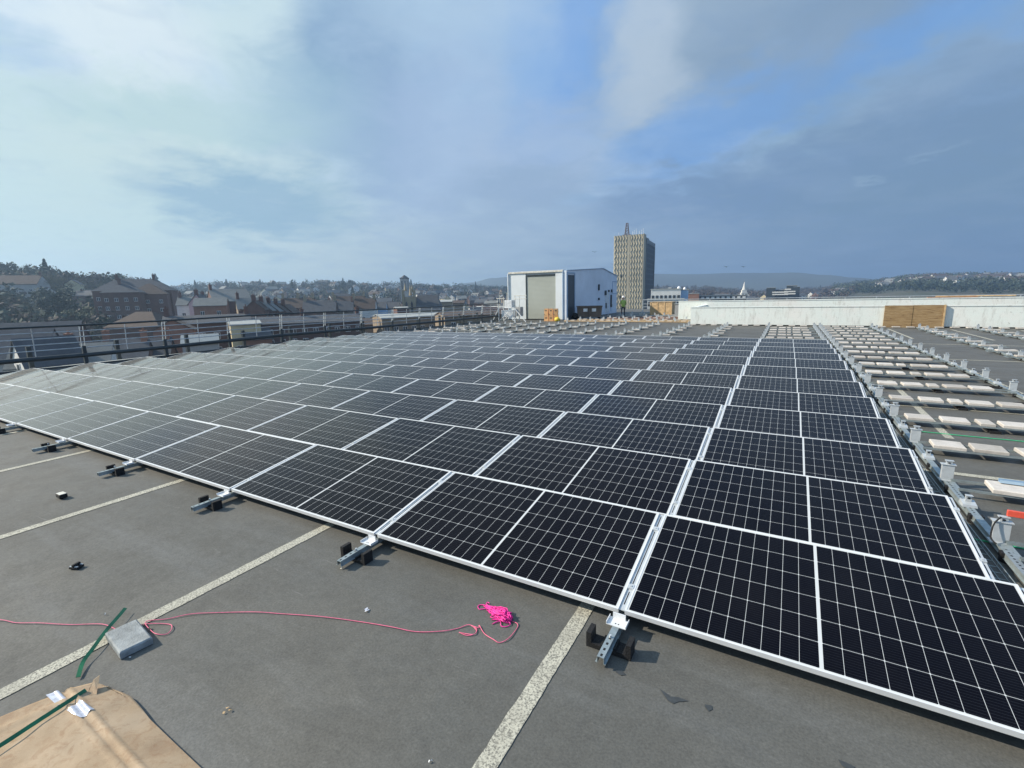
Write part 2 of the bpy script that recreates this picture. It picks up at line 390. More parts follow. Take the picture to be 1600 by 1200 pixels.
def col_name(c):    # c = 1 is the right-hand column
    k = 1-c
    return 'in the right-hand column' if k == 0 else ('in the left-hand column' if k == 9 else '%s from the right' % ORD[k])
pp = panel_proto(); first = True
for r in range(12):
    for c in range(-8, 2):
        xc = X0+CP*(c-.5); yc = Y0+r*RP+.5*PD*math.cos(TILT)
        lab = 'solar panel %s, %s' % (('in the front row' if r == 0 else 'in the rearmost row' if r == 11 else '%s row back' % ORD[r]), col_name(c))
        if r == 0 and c == 1: lab = 'largest solar panel, at the right end of the front row, reaching the photo edge'
        p = pp if first else copy_thing(pp, (0, 0, 0)); first = False
        jit = random.uniform(-.0015, .0015)
        p.location = (xc, yc, ZF+.5*PD*math.sin(TILT)+rz(xc, yc)+jit); p.rotation_euler = (TILT+random.uniform(-.0035, .0035), random.uniform(-.0018, .0018), random.uniform(-.0008, .0008)); p['label'] = lab

# ------------------------------------------------------------------ mounting rails
def rail_profile(y0, y1, X, w=.041, zb=.034, h=.041):
    m = MB(); n = max(1, int((y1-y0)/.8))
    for i in range(n):
        a, b = y0+(y1-y0)*i/n, y0+(y1-y0)*(i+1)/n
        za, zb_ = rz(X, a), rz(X, b)
        def seg(xa, xb, q0, q1):
            m.hexa([(xa, a, za+q0), (xb, a, za+q0), (xb, b, zb_+q0), (xa, b, zb_+q0), (xa, a, za+q1), (xb, a, za+q1), (xb, b, zb_+q1), (xa, b, zb_+q1)])
        t = .003
        seg(-w/2, w/2, zb+h-t, zb+h); seg(-w/2, -w/2+t, zb, zb+h-t); seg(w/2-t, w/2, zb, zb+h-t)
        seg(-w/2-.010, -w/2, zb, zb+t); seg(w/2, w/2+.010, zb, zb+t)
    return m
def slots(y0, y1, X, step=.05):
    m = MB(); y = y0+.02
    while y < y1-.02:
        z = rz(X, y)+.0752; m.poly([(-.007, y-.010, z), (.007, y-.010, z), (.007, y+.010, z), (-.007, y+.010, z)]); y += step
    return m
def foot_mesh():
    m = MB(); m.box(-.135, .135, -.045, .045, 0, .030); m.box(-.135, -.105, -.045, .045, .030, .095); m.box(.105, .135, -.045, .045, .030, .095)
    m.box(-.045, -.030, -.045, .045, .030, .045); m.box(.030, .045, -.045, .045, .030, .045)
    return m.mesh('foot', 'black_rubber')
def rfoot_mesh():
    m = MB(); m.tube([(0, 0, 0), (0, 0, .034)], .055, 14, 0, .052); m.box(-.05, -.028, -.03, .03, .034, .075); m.box(.028, .05, -.03, .03, .034, .075); return m.mesh('foot', 'black_rubber')
def tall_mesh():
    m = MB(); m.box(-.05, .05, -.022, .022, .080, .245); m.box(-.062, .062, -.045, .045, .075, .080); m.box(-.062, .062, -.030, .034, .245, .252)
    m.box(-.02, .03, -.012, .012, .252, .285); m.box(-.03, .04, -.018, .018, .285, .293); m.box(-.008, .012, -.022, -.018, .262, .274, 1)
    return m.mesh('ridge_bracket', ['zinc_bracket', 'dark_slot'])
def low_mesh():
    m = MB(); m.hexa([(-.055, -.06, .075), (.055, -.06, .075), (.055, .06, .075), (-.055, .06, .075), (-.05, -.055, .098), (.05, -.055, .098), (.05, .05, .116), (-.05, .05, .116)])
    m.box(-.022, .022, .005, .030, .11, .165); m.box(-.026, .026, -.012, .030, .165, .171); m.box(-.010, .010, .003, .005, .135, .150, 1)
    return m.mesh('front_bracket', ['zinc_bracket', 'dark_slot'])
ME_FOOT, ME_RFOOT, ME_TALL, ME_LOW = foot_mesh(), rfoot_mesh(), tall_mesh(), low_mesh()
def strip_mesh():
    m = MB(); c, s = math.cos(TILT), math.sin(TILT); L = PD
    def B(x0, x1, u0, u1, w0, w1, mi=0):
        P = []
        for w in (w0, w1):
            for x, u in ((x0, u0), (x1, u0), (x1, u1), (x0, u1)): P.append((x, u*c-w*s, u*s+w*c))
        m.hexa(P, mi)
    B(-.019, .019, .01, L-.01, -.016, -.010); 
    B(-.0035, .0035, .06, .18, -.0099, -.0094, 1); B(-.0035, .0035, .26, .88, -.0099, -.0094, 1); B(-.0035, .0035, .95, 1.10, -.0099, -.0094, 1)
    for u in (.22, .91): B(-.020, .020, u-.02, u+.02, -.010, .004); B(-.006, .006, u-.006, u+.006, .004, .009)
    return m.mesh('panel_clamp_strip', ['zinc_bracket', 'dark_slot'])
ME_STRIP = strip_mesh()
def end_plate():
    m = MB(); m.box(-.062, .062, -.05, .03, .076, .080); m.box(-.062, -.058, -.05, .03, .080, .095); m.box(.058, .062, -.05, .03, .080, .095); m.box(-.04, .04, .02, .028, .08, .118)
    m.box(-.012, -.004, -.03, -.022, .0801, .0806, 1); m.box(.006, .014, -.03, -.022, .0801, .0806, 1); return m.mesh('end_plate', ['aluminium_frame', 'dark_slot'])
ME_END = end_plate()
NROW = 12
def rail(X, y0, y1, label, rows_strip, bracket_rows, feet_y, foot=ME_FOOT, end=None, slot=True, w=.041):
    t = thing('mounting_rail', label, 'rail', (X, 0, 0), 0, 'galvanised mounting rails')
    rail_profile(y0, y1, X, w).build('channel', 'galvanised', t)
    if slot: slots(y0, min(y1, 12), X).build('slots', 'dark_slot', t)
    for y in feet_y: link('foot', foot, t, (0, y, rz(X, y)))
    for r in rows_strip:
        y = Y0+r*RP; link('panel_clamp_strip', ME_STRIP, t, (0, y, ZF+rz(X, y+.5)))
    for r in bracket_rows:
        y = Y0+r*RP
        link('front_bracket', ME_LOW, t, (0, y+.10, rz(X, y))); link('ridge_bracket', ME_TALL, t, (0, y+PD-.33+.02, rz(X, y+1)))
    if end is not None: link('end_plate', ME_END, t, (0, end, 0))
    m = MB()
    for y in feet_y[:1]: m.tube([(0, y+.0, .075), (0, y, .092)], .008, 6)
    if feet_y: m.build('bolt', 'zinc_bracket', t)
    return t
LASTROW = 19
for c in range(-9, 2):
    X = X0+CP*c
    if c == 1: X -= .01
    nm = ORD[1-c]+' from the right' if c < 1 else 'along the right edge of the panels'
    lab = 'galvanised slotted rail %s, ending in a black foot' % ('under the panels, '+nm if c < 1 else nm)
    ext = 18 if c > -2 else (19 if c > -3 else 20)
    yend = 30.9 if c >= -2 else 32.5
    feet = [2.46-.012]+[Y0+RP*k+.62 for k in range(0, 19)]
    feet = [y for y in feet if y < yend]
    rail(X, 2.27, yend, lab, range(12), range(12, int((yend-Y0-.9)/RP)+1), feet, ME_FOOT if c < 1 else ME_RFOOT, 2.60)
# right-hand block rails
def rlabel(i): return ['galvanised slotted rail on round rubber feet just right of the panels', 'galvanised rail at the right end of the white slab rows, with tall brackets', 'rail with single pairs of slabs, beyond the dark gap right of the slab rows', 'rail with pairs of slabs at the far right edge below the white wall', 'rail with slabs farthest right, only its far end in view'][i]
RX = [1.62, 3.86, 5.75, 7.88, 10.0]
for i, X in enumerate(RX):
    y0 = 2.3 if i < 2 else (12 if i == 2 else 17)
    ks = [k for k in range(0, 19) if Y0+RP*k > y0]
    rail(X, y0, 31.0, rlabel(i), [], ks, [Y0+RP*k+q for k in ks for q in (.62, 1.36)][::1], ME_RFOOT, None, i == 0, .06)
# wire cable basket beside the right rail
t = thing('cable_basket', 'low galvanised wire cable basket lying between the panels and the right rail', 'cable tray', (1.47, 0, 0))
m = MB()
for dx, dz in ((-.05, .012), (.05, .012), (-.05, .05), (.05, .05), (0, .012)):
    m.tube([(dx, y, dz+rz(1.47, y)) for y in [2.6+.8*i for i in range(25)]], .003, 5)
m.build('long_wires', 'galvanised', t); m = MB(); y = 2.62
while y < 14: z = rz(1.47, y); m.tube([(-.05, y, .05+z), (-.05, y, .009+z), (.05, y, .009+z), (.05, y, .05+z)], .0025, 4); y += .1
m.build('cross_wires', 'galvanised', t)

# ------------------------------------------------------------------ ballast trays and slabs
def slab_mesh(w, d=.29, h=.042):
    m = MB(); b = .008
    m.hexa([(-w/2, -d/2, 0), (w/2, -d/2, 0), (w/2, d/2, 0), (-w/2, d/2, 0), (-w/2, -d/2, h-b), (w/2, -d/2, h-b), (w/2, d/2, h-b), (-w/2, d/2, h-b)])
    m.hexa([(-w/2, -d/2, h-b), (w/2, -d/2, h-b), (w/2, d/2, h-b), (-w/2, d/2, h-b), (-w/2+b, -d/2+b, h), (w/2-b, -d/2+b, h), (w/2-b, d/2-b, h), (-w/2+b, d/2-b, h)])
    return m.mesh('concrete_slab', 'concrete_slab')
SL, SS, SC = slab_mesh(.31), slab_mesh(.16), slab_mesh(.46, .22)
nslab = 0
def put_slab(x, y, z, me, lab, group='concrete ballast slabs on the trays', name='concrete_slab'):
    global nslab; nslab += 1
    o = link(name, me, None, (x+random.uniform(-.025, .025), y+random.uniform(-.018, .018), z), random.uniform(-.05, .05)); return tag(o, lab, 'slab', group)
TZ = .080
def tray_mesh(L):
    m = MB(); 
    for y in (-.135, .135):
        m.box(0, L, y-.014, y-.011, TZ-.004, TZ+.018); m.box(0, L, y-.011, y+.011, TZ-.004, TZ-.001); m.box(0, L, y+.011, y+.014, TZ-.004, TZ+.018)
    m.box(0, .03, -.12, .12, TZ-.008, TZ-.004); m.box(L-.03, L, -.12, .12, TZ-.008, TZ-.004)
    return m.mesh('tray_channels', 'galvanised')
TM = {}
def put_tray(x0, x1, y, lab):
    L = round(x1-x0, 2)
    if L not in TM: TM[L] = tray_mesh(L)
    t = thing('ballast_tray', lab, 'tray', (x0, y, rz(.5*(x0+x1), y)), 0, 'galvanised ballast trays')
    link('tray_channels', TM[L], t); 
    if y < 16:
        m = MB(); m.box(L*.5-.06, L*.5+.06, -.15, .15, -.0, .035); m.box(L*.5-.05, L*.5+.05, -.03, .03, .035, TZ-.004); m.build('rubber_pad', 'black_rubber', t)
def row_tray(xa, xb, r, where, cols=(0, 1, 2, 3, 4), shift=0.0):
    y = Y0+r*RP+PD-.33-.15; put_tray(xa+.03, xb-.03, y, 'two galvanised channels carrying slabs, %s' % where)
    z = rz((xa+xb)/2, y)+TZ+.018
    off = [.29, .69, 1.02, 1.35, 1.75]; names = ['leftmost slab', 'second slab', 'short middle slab', 'fourth slab', 'rightmost slab']
    off = [o*(xb-xa)/2.24 for o in off]
    for i in cols:
        put_slab(xa+off[i]+shift, y, z, SS if i == 2 else SL, 'pale %s, %s' % (names[i], where))
for r in range(0, 19):
    w = '%s tray row right of the panels' % ORD[r]
    if r == 18: w = 'rearmost tray row right of the panels'
    if r == 1: row_tray(RX[0], RX[1], r, w, (2, 3, 4), .05)
    elif r == 0: row_tray(RX[0], RX[1], r, w, (3, 4))
    elif r == 2: row_tray(RX[0], RX[1], r, w, (0, 1, 2, 3, 4), .16)
    else: row_tray(RX[0], RX[1], r, w)
for r in range(12, 18):
    k = 17-r
    w = '%s row before the wall, beyond the right-hand panels' % ORD[k]
    row_tray(X0+.02, X0+CP-.02, r, w)
# edge column beside the railing
for r in range(12, 19):
    w = '%s row behind the panels beside the railing' % ORD[r-12]
    row_tray(X0-9*CP, X0-8*CP, r, w)
    if r < 19 and r % 2 == 0: row_tray(X0-8*CP, X0-7*CP, r, w.replace('beside', 'one bay in from'), (1, 3))
# single clumps along the interior rails
for c in range(-7, 0):
    X = X0+CP*c
    last = 18 if c >= -2 else 19
    for r in range(12, last):
        y = Y0+r*RP+PD-.2; z = rz(X, y)
        w = 'behind the panels, rail %s from right, %s clump back' % (ORD[1-c], ORD[r-12])
        put_tray(X-.30, X+.42, y, 'short ballast tray '+w)
        put_slab(X+.22, y, z+TZ+.018, SC if (r+c) % 2 else SL, 'weathered slab '+w)
for i, X in enumerate(RX[2:]):
    for r in range(8 if i == 0 else 11, 18):
        y = Y0+r*RP+PD-.25; z = rz(X, y)
        w = 'on the %s, %s before the wall' % (['rail beyond the dark gap', 'second rail beyond the dark gap', 'rail farthest right'][i], ORD[17-r])
        put_tray(X-.28, X+.62, y, 'short ballast tray '+w)
        put_slab(X-.08+.24, y, z+TZ+.018, SC, 'pale concrete slab '+w)
# long thin line of slabs at the wall foot
y = 31.15
x = -4.9; k = 0
while x < 9.8:
    if not (RX[0]-.3 < x < RX[1]+.2):
        put_slab(x, y, .04, SL, 'slab in the thin line along the white wall foot, %s from its left end' % (ORD[k] if k < 20 else str(k+1)+'th'), 'slabs along the foot of the white wall'); k += 1
    x += .58
# rows beyond, beside the shed: sunlit timber coloured trays with white brackets
m0 = None
for j, (yy, xa, xb, matn, desc) in enumerate(((33.6, -14.6, -5.6, 'timber', 'tan'), (35.3, -14.2, -5.4, 'timber', 'pale tan'), (37.4, -12.5, -6.1, 'orange_brick', 'reddish'), (39.6, -13.4, -6.1, 'orange_brick', 'rust coloured'),
                                               (42.5, -13.2, -6, 'galvanised', 'grey'), (45.5, -13, -6, 'galvanised', 'dull grey'), (48.6, -12.8, -6, 'galvanised', 'farthest grey'))):
    t = thing('rail_row', '%s rail row with upright white brackets beside the shed, %s from the front' % (desc, ORD[j]), 'rail', (0, yy, 0), 0, 'rail rows between the shed and the white wall')
    m = MB(); m.box(xa, xb, -.05, .05, .04, .10); m.box(xa, xb, .25, .33, .04, .09); m.build('channel', matn, t)
    x = xa+.2; k = 0
    while x < xb:
        link('ridge_bracket', ME_TALL, t, (x, random.uniform(-.02, .3), .03)); x += random.uniform(.75, 1.25)
    m = MB(); x = xa
    while x < xb: m.box(x, x+.3, .06, .30, .101, .15); x += random.choice((.45, .5, .9))
    m.build('weights', 'concrete_slab', t)

# ------------------------------------------------------------------ railing
RLX = -20.85
t = thing('roof_railing', 'long dark steel roof railing with five thin bars and one fat pipe', 'railing', (RLX, 0, 0))
def rzr(y): return rz(-20.85, y)
ys = [-6+2.49*i for i in range(0, 18)]; base = 6.87-2.49*5; ys = [base+2.49*i for i in range(0, 17)]
def line(dx, z, r, mat, name, seg=8):
    m = MB(); m.tube([(dx, y, rzr(y)+z) for y in [ys[0]-.5]+ys+[ys[-1]+.2]], r, seg); return m.build(name, mat, t, smooth=True)
line(.10, 1.52, .036, 'rail_paint', 'top_rail'); line(0, .50, .075, 'rail_paint', 'fat_pipe', 12)
for z, dx in ((1.33, .075), (1.14, .05), (.95, .03), (.76, .015)): line(dx, z, .018, 'rail_metal', 'thin_bar', 6)
line(0.02, .17, .03, 'rail_paint', 'bottom_pipe')
for y in ys:
    z = rzr(y); m = MB(); m.box(-.06, .04, y-.05, y+.05, z-.05, z+.82); m.build('post', 'rail_paint', t)
    m = MB()
    for d in (-.05, .045):
        m.prism([(-.03, z+.78), (.02, z+.78), (.045, z+1.0), (.085, z+1.2), (.115, z+1.5), (.075, z+1.5), (.035, z+1.22), (.0, z+1.0)], y+d-.005, y+d+.005)
    m.build('upper_plates', 'rail_metal', t)
    m = MB(); yy = y+1.245; z = rzr(yy); m.prism([(0, z+.5), (.02, z+.5), (.04, z+.95), (.085, z+1.3), (.11, z+1.5), (.085, z+1.5), (.06, z+1.3), (.02, z+.95)], yy-.012, yy+.012); m.build('stanchion', 'rail_metal', t)
m = MB(); m.box(-21.35, -21.15, -7.9, 60.9, -.5, .05); tag(m.build('roof_kerb', 'flat_roof_felt'), kind='structure')
t = thing('edge_barrier', 'line of dark square barrier posts standing just outside the roof railing', 'barrier', (-22.3, 0, 0))
yb0 = uX(287, 500, -22.3).y
for i in range(-3, 11):
    y = yb0+2.49*i; m = MB(); m.box(-.06, .06, y-.06, y+.06, -1.2, .72); m.build('post', 'rail_paint', t)
m = MB(); m.tube([(0, yb0-8, -.12), (0, yb0+25.5, -.12)], .05, 8); m.tube([(0, yb0-8, .28), (0, yb0+25.5, .28)], .03, 8); m.build('pipe', 'rail_paint', t)
m = MB(); m.box(-.4, 1.0, yb0-12, yb0+30, -1.4, -1.15); m.build('ledge', 'flat_roof_felt', t)
# far railing at the back roof edge
t = thing('far_railing', 'pale grey guard rail along the far roof edge behind the white walls', 'railing', (0, 58, 0))
m = MB(); m.tube([(-15, 0, 1.18), (34, 0, 1.18)], .04, 8); m.tube([(-15, 0, .70), (34, 0, .70)], .03, 8); m.tube([(-15, 0, .35), (34, 0, .35)], .03, 8); m.build('rails', 'rail_metal', t)
m = MB()
for i in range(20): x = -15+2.5*i; m.box(x-.04, x+.04, -.04, .04, -.2, 1.16)
m.build('posts', 'rail_metal', t)
m = MB(); m.box(-4, 34, .1, .5, -.3, .72); m.build('parapet', 'brown_stone', t)

# ------------------------------------------------------------------ white walls round the ramp
def wall(name, lab, x0, x1, y0, y1, z, cap=True):
    t = thing(name, lab, 'wall', (0, 0, 0)); m = MB(); m.box(x0, x1, y0, y1, .06, z-.05); m.build('face', 'weathered_white_wall', t)
    m = MB(); m.box(x0+.004, x1-.004, y0+.02, y1-.02, -.02, .06); m.build('dark_skirting', 'dark_slot', t)
    m = MB(); m.box(x0-.02, x1+.02, y0-.025, y1+.025, z-.05, z); m.build('coping', 'weathered_white_wall', t); return t
wall('white_wall', 'long low weathered white wall facing the panels', -5.18, 33, 31.75, 31.98, 1.12)
wall('rear_white_wall', 'stained white wall standing behind the front wall, its grey end showing at left', -6.9, 33, 36.9, 37.15, 1.40)
wall('ramp_end_wall', 'short white wall sloping back between the two long white walls', -5.16, -4.95, 31.99, 36.88, 1.10)
t = thing('plywood_board', 'brown plywood sheets leaning over an opening in the white wall', 'board', (4.50, 31.62, 0))
m = MB(); m.box(0, 1.16, 0, .09, .0, 1.13); m.build('sheet', 'plywood', t); m = MB(); m.box(1.17, 2.36, .012, .09, 0, 1.14); m.build('sheet', 'plywood', t); m = MB(); m.box(2.37, 2.44, -.02, .10, 0, 1.15); m.build('side_batten', 'timber', t)
t = thing('timber_boards', 'bare reddish timber boards lying on top of the rear white wall at right', 'boards', (0, 37.0, 1.402)); m = MB(); m.box(7.2, 9.4, -.1, .1, 0, .05); m.build('board', 'orange_brick', t); m = MB(); m.box(7.6, 11, .05, .14, .051, .11); m.build('board', 'timber', t)

# ------------------------------------------------------------------ shed
t = thing('plant_shed', 'white and pale blue metal shed with a shutter and low gabled side', 'shed', (-15.75, 36.8, 0))
W = 5.45; D1 = 13.6; H0 = 3.86
prof = [(0, 0), (0, 3.95), (8.9, 4.42), (13.4, 3.78), (13.4, 0)]
m = MB(); m.prism([(p, q) for p, q in prof], -.06, 0, 'x'); m.build('side_wall', 'shed_blue_side', t)
m = MB(); m.prism([(p+.05, q-.05 if q else 0) for p, q in prof], -W+.06, -.07, 'x'); m.build('body', 'shed_white_front', t)
m = MB()
m.hexa([(-W, -.14, 3.88), (-.3, -.14, 3.88), (-.3, .3, 3.92), (-W, .3, 3.92), (-W, -.14, 4.02), (-.3, -.14, 4.02), (-.3, .3, 4.06), (-W, .3, 4.06)]); m.build('fascia', 'cream_trim', t)
m = MB(); m.prism([(-.08, 3.93), (-.08, 4.0), (8.9, 4.49), (13.5, 3.84), (13.5, 3.77), (8.9, 4.42)], -.3, .06, 'x'); m.build('verge_trim', 'shed_trim_blue', t)
m = MB(); m.box(-W+.02, -W+1.68, -.06, -.0, 0, 3.86); m.build('front_panel', 'shed_white_front', t)
m = MB(); m.box(-W+1.75, -1.0, -.03, .02, .05, 3.60); m.build('roller_shutter', 'shutter_slats', t)
m = MB(); m.box(-W+1.68, -W+1.75, -.08, .0, 0, 3.7); m.box(-W+1.75, -1.0, -.08, -.0, 3.61, 3.72); m.build('shutter_guide', 'rail_paint', t)
m = MB(); m.box(-.98, -.42, -.07, 0, 0, 3.87); m.build('front_panel', 'shed_white_front', t)
m = MB(); m.box(-.40, -.06, -.09, -.005, 0, 3.95); m.box(-.06, .01, -.09, -.005, 0, 3.95); m.build('corner_pillar', 'shed_blue_side', t)
m = MB(); m.tube([(-.30, -.13, 0), (-.30, -.13, 3.9)], .035, 8); m.build('downpipe', 'shed_trim_blue', t)
m = MB(); m.tube([(-W-.02, -.10, 0), (-W-.02, -.10, 3.9)], .07, 8); m.build('downpipe', 'white_plastic', t)
def sideY(px, py=460): return uX(px, py, -15.72)
ya, yb = sideY(883.5).y-36.8, sideY(895.5).y-36.8
ya = max(ya, .12); yb = max(yb, ya+1.45)
m = MB(); m.box(.0, .02, ya, yb, .02, 3.62); m.build('dark_door', 'dark_door', t); m = MB(); m.box(.0, .05, ya-.10, ya, 0, 3.72); m.box(.0, .05, yb, yb+.14, 0, 3.72); m.box(0, .05, ya-.1, yb+.14, 3.725, 3.84); m.build('door_frame', 'shed_trim_blue', t)
y1, y2 = sideY(946).y-36.8, sideY(952).y-36.8
m = MB(); m.box(.0, .04, y1, y2, .15, 2.15); m.build('access_door', 'label_white', t)
for px, py, w, h in ((935.5, 449, .45, .55), (935.5, 467, .5, .2), (946, 457.5, .7, .45), (951, 454.6, .5, .2), (955.5, 454.5, .4, .3), (954.5, 470, .35, 1.2), (946.5, 477.5, .3, .55), (968.3, 464, .35, .3), (970.5, 432, .3, .35), (955, 477.5, .3, .3)):
    p = sideY(px, py); m = MB(); m.box(0, .12, -w/4, w/4, -h/2, h/2); bevel(m.build('wall_fitting', 'rail_paint', t, (.0, p.y-36.8, max(.3, p.z))), .01)
m = MB(); q = sideY(957).y-36.8; m.box(0, .03, q, 13.3, 2.0, 2.06); m.box(0, .03, q, 13.3, 3.20, 3.27); m.box(0, .03, q, q+.06, 2.06, 3.20); m.box(.001, .031, q-.4, q-.34, .2, 2.1); m.build('conduit', 'shed_trim_blue', t)

# orange barriers, yellow bag, skip, crate, person
def barrier():
    m = MB(); m.prism([(-.19, 0), (.19, 0), (.19, .18), (.15, .62), (.17, .74), (.14, 1.0), (-.14, 1.0), (-.17, .74), (-.15, .62), (-.19, .18)], -.13, .13); return m
pb = uz(861, 501); base_pb = Vector((-16.45, 35.3, rz(-16.5, 35)))
for i in range(3):
    t = thing('orange_barrier', 'orange plastic barrier standing upright by the shutter, %s of the three' % ['leftmost', 'middle', 'rightmost'][i], 'barrier', base_pb+Vector((-.42+.44*i, -.05*i, 0)), .1*i, 'orange barriers by the shed shutter')
    barrier().build('body', 'orange_plastic', t); m = MB(); m.box(-.09, .09, -.14, -.131, .22, .30); m.box(-.07, .07, -.14, -.131, .80, .88); m.box(-.17, -.12, -.14, -.131, .5, .56); m.build('slot', 'brown_steel', t)
def blob(name, mat, c, r, seed, lab, cat, sq=.7):
    rnd = random.Random(seed); m = MB(); nu, nv = 12, 7
    for j in range(nv+1):
        for i in range(nu):
            a, b = 2*math.pi*i/nu, math.pi*j/nv; k = r*(1+rnd.uniform(-.12, .12))
            m.v.append((k*math.sin(b)*math.cos(a), k*math.sin(b)*math.sin(a), max(-r*.6, k*math.cos(b)*sq)+r*.6))
    for j in range(nv):
        for i in range(nu): m.f.append((j*nu+i, (j+1)*nu+i, (j+1)*nu+(i+1) % nu, j*nu+(i+1) % nu)); m.mi.append(0)
    return tag(m.build(name, mat, None, c, smooth=True), lab, cat)
blob('yellow_sack', 'yellow_bag', (-15.75, 34.9, rz(-15.8, 35)), .24, 3, 'small yellow sack slumped beside the orange barriers', 'sack', .8)
t = thing('waste_skip', 'brown steel wheeled skip with two pale labels by the blue shed wall', 'skip', (-14.35, 38.3, 0), .42)
m = MB(); m.hexa([(-.95, -.45, .14), (.95, -.45, .14), (.95, .45, .14), (-.95, .45, .14), (-1.02, -.52, 1.0), (1.02, -.52, 1.0), (1.02, .52, 1.0), (-1.02, .52, 1.0)]); m.build('body', 'brown_steel', t)
m = MB(); m.box(-1.06, 1.06, -.56, -.50, 1.0, 1.06); m.box(-1.06, 1.06, .50, .56, 1.0, 1.06); m.box(-1.06, -1.0, -.5, .5, 1.0, 1.06); m.box(1.0, 1.06, -.5, .5, 1.0, 1.06); m.box(-.03, .03, -.56, -.49, .2, 1.0); m.build('rim', 'brown_steel', t)
for x in (-.35, .35): m = MB(); m.box(x-.17, x+.17, -.515, -.50, .60, .86); m.build('paper_label', 'label_white', t)
for x in (-.8, .8):
    for y in (-.38, .38): m = MB(); m.tube([(x, y-.03, .09), (x, y+.03, .09)], .09, 12); m.build('wheel', 'black_rubber', t)
blob('rubbish_sack', 'black_rubber', (-15.35, 37.7, 0), .33, 9, 'black rubbish sack against the left end of the skip', 'sack', .9)
t = thing('wooden_crate', 'large tan timber crate standing alone beyond the bracket rows', 'crate', (-9.85, 45.2, 0), -.1)
m = MB(); m.box(-1.0, 1.0, -.5, .5, .08, 1.12); m.build('crate_sides', 'timber', t); m = MB()
for x in (-1.0, -.35, .30, .93): m.box(x, x+.08, -.53, -.501, .0, 1.15)
m.box(-1.02, 1.02, -.54, .54, 1.15, 1.2); m.box(-1.02, 1.02, -.53, -.501, .0, .08); m.build('battens', 'timber', t)
p = thing('grey_cabinet', 'grey boxy cabinet at the left end of the rear white wall', 'cabinet', (-8.0, 41.6, 0)); m = MB(); m.box(-.0, 2.3, -.4, .4, .05, 1.05); m.build('housing', 'grey_render', p); m = MB(); m.box(-.04, 2.34, -.44, .44, 1.05, 1.10); m.build('lid', 'flat_roof_felt', p)
# person
def person(loc, rzv):
    verts = [(0, 0, .95), (0, 0, 1.15), (0, .0, 1.40), (0, .01, 1.50), (0, .03, 1.62), (0, .02, 1.72),
             (.19, 0, 1.40), (.26, .03, 1.15), (.22, .20, 1.02), (-.19, 0, 1.40), (-.26, .02, 1.13), (-.24, .10, .90),
             (.10, 0, .90), (.12, .02, .50), (.12, -.02, .09), (.12, .10, .04), (-.10, 0, .90), (-.13, .05, .50), (-.13, 0, .09), (-.13, .12, .04)]
    edges = [(0, 1), (1, 2), (2, 3), (3, 4), (4, 5), (2, 6), (6, 7), (7, 8), (2, 9), (9, 10), (10, 11), (0, 12), (12, 13), (13, 14), (14, 15), (0, 16), (16, 17), (17, 18), (18, 19)]
    rad = [.15, .16, .15, .06, .095, .08, .07, .05, .04, .07, .05, .04, .095, .07, .05, .045, .095, .07, .05, .045]
    me = bpy.data.meshes.new('body'); me.from_pydata(verts, edges, []); o = bpy.data.objects.new('body', me); C.objects.link(o)
    o.modifiers.new('s', 'SKIN'); o.modifiers.new('u', 'SUBSURF').levels = 1
    for i, r in enumerate(rad): me.skin_vertices[0].data[i].radius = (r, r*.8)
    me.skin_vertices[0].data[0].use_root = True
    dg = bpy.context.evaluated_depsgraph_get(); me2 = bpy.data.meshes.new_from_object(o.evaluated_get(dg)); bpy.data.objects.remove(o)
    for n in ('dark_cloth', 'hi_vis', 'skin'): me2.materials.append(M[n])
    for p in me2.polygons:
        z = p.center.z; x = abs(p.center.x); p.material_index = 2 if z > 1.46 or (x > .17 and z < 1.08) else (1 if z > .92 else 0); p.use_smooth = True
    t = thing('person', 'distant worker in a yellow-green vest and white helmet beside the shed', 'person', loc, rzv)
    link('body', me2, t)
    m = MB(); m.tube([(0, .02, 1.68), (0, .02, 1.74), (0, .02, 1.80), (0, .02, 1.83)], .125, 12, 0, .05); m.tube([(0, .04, 1.675), (0, .04, 1.69)], .15, 12); m.build('helmet', 'helmet_white', t, smooth=True)
person((-12.15, 40.6, 0), .6)
# telecom cabinet and frame
t = thing('antenna_frame', 'white braced steel frame carrying pale cabinets and antennas left of the shed', 'frame', (-20.0, 34.6, rz(-20, 34)))
m = MB()
for x in (-.75, .75):
    for y in (-.4, .4): m.tube([(x, y, 0), (x, y, 1.15)], .035, 6)
for y in (-.4, .4):
    m.tube([(-.75, y, 1.13), (.75, y, 1.13)], .03, 6); m.tube([(-.75, y, .05), (.3, y, .9)], .025, 6); m.tube([(.75, y, .05), (-.5, y, .9)], .025, 6)
m.tube([(.75, -.4, 1.1), (1.9, -.6, .02)], .03, 6); m.tube([(-.75, -.4, 1.1), (-1.2, -.7, .02)], .03, 6); m.tube([(-3.2, 0, 1.25), (.7, 0, 1.25)], .03, 6); m.build('steel_frame', 'white_plastic', t)
m = MB(); m.box(-.25, .45, -.3, .25, 1.17, 1.75); m.box(-.6, .55, -.25, .25, .35, .95); bevel(m.build('cabinet', 'label_white', t), .02); m = MB(); m.box(.8, 1.25, -.3, .2, .45, 1.2); bevel(m.build('cabinet', 'grey_render', t), .02)
m = MB()
for x, h in ((-1.1, 1.9), (-.85, 2.2), (-.5, 2.05), (-.15, 2.35), (.6, 2.15), (1.0, 2.05), (1.6, 2.2)): m.tube([(x, 0, 1.1), (x, 0, h)], .025, 6)
m.tube([(-1.2, 0, 1.9), (-.4, 0, 1.9)], .03, 6); m.tube([(.5, 0, 2.1), (1.7, 0, 2.1)], .03, 6); m.tube([(.5, 0, 1.85), (1.7, 0, 1.85)], .03, 6); m.build('antenna_poles', 'cream_trim', t)

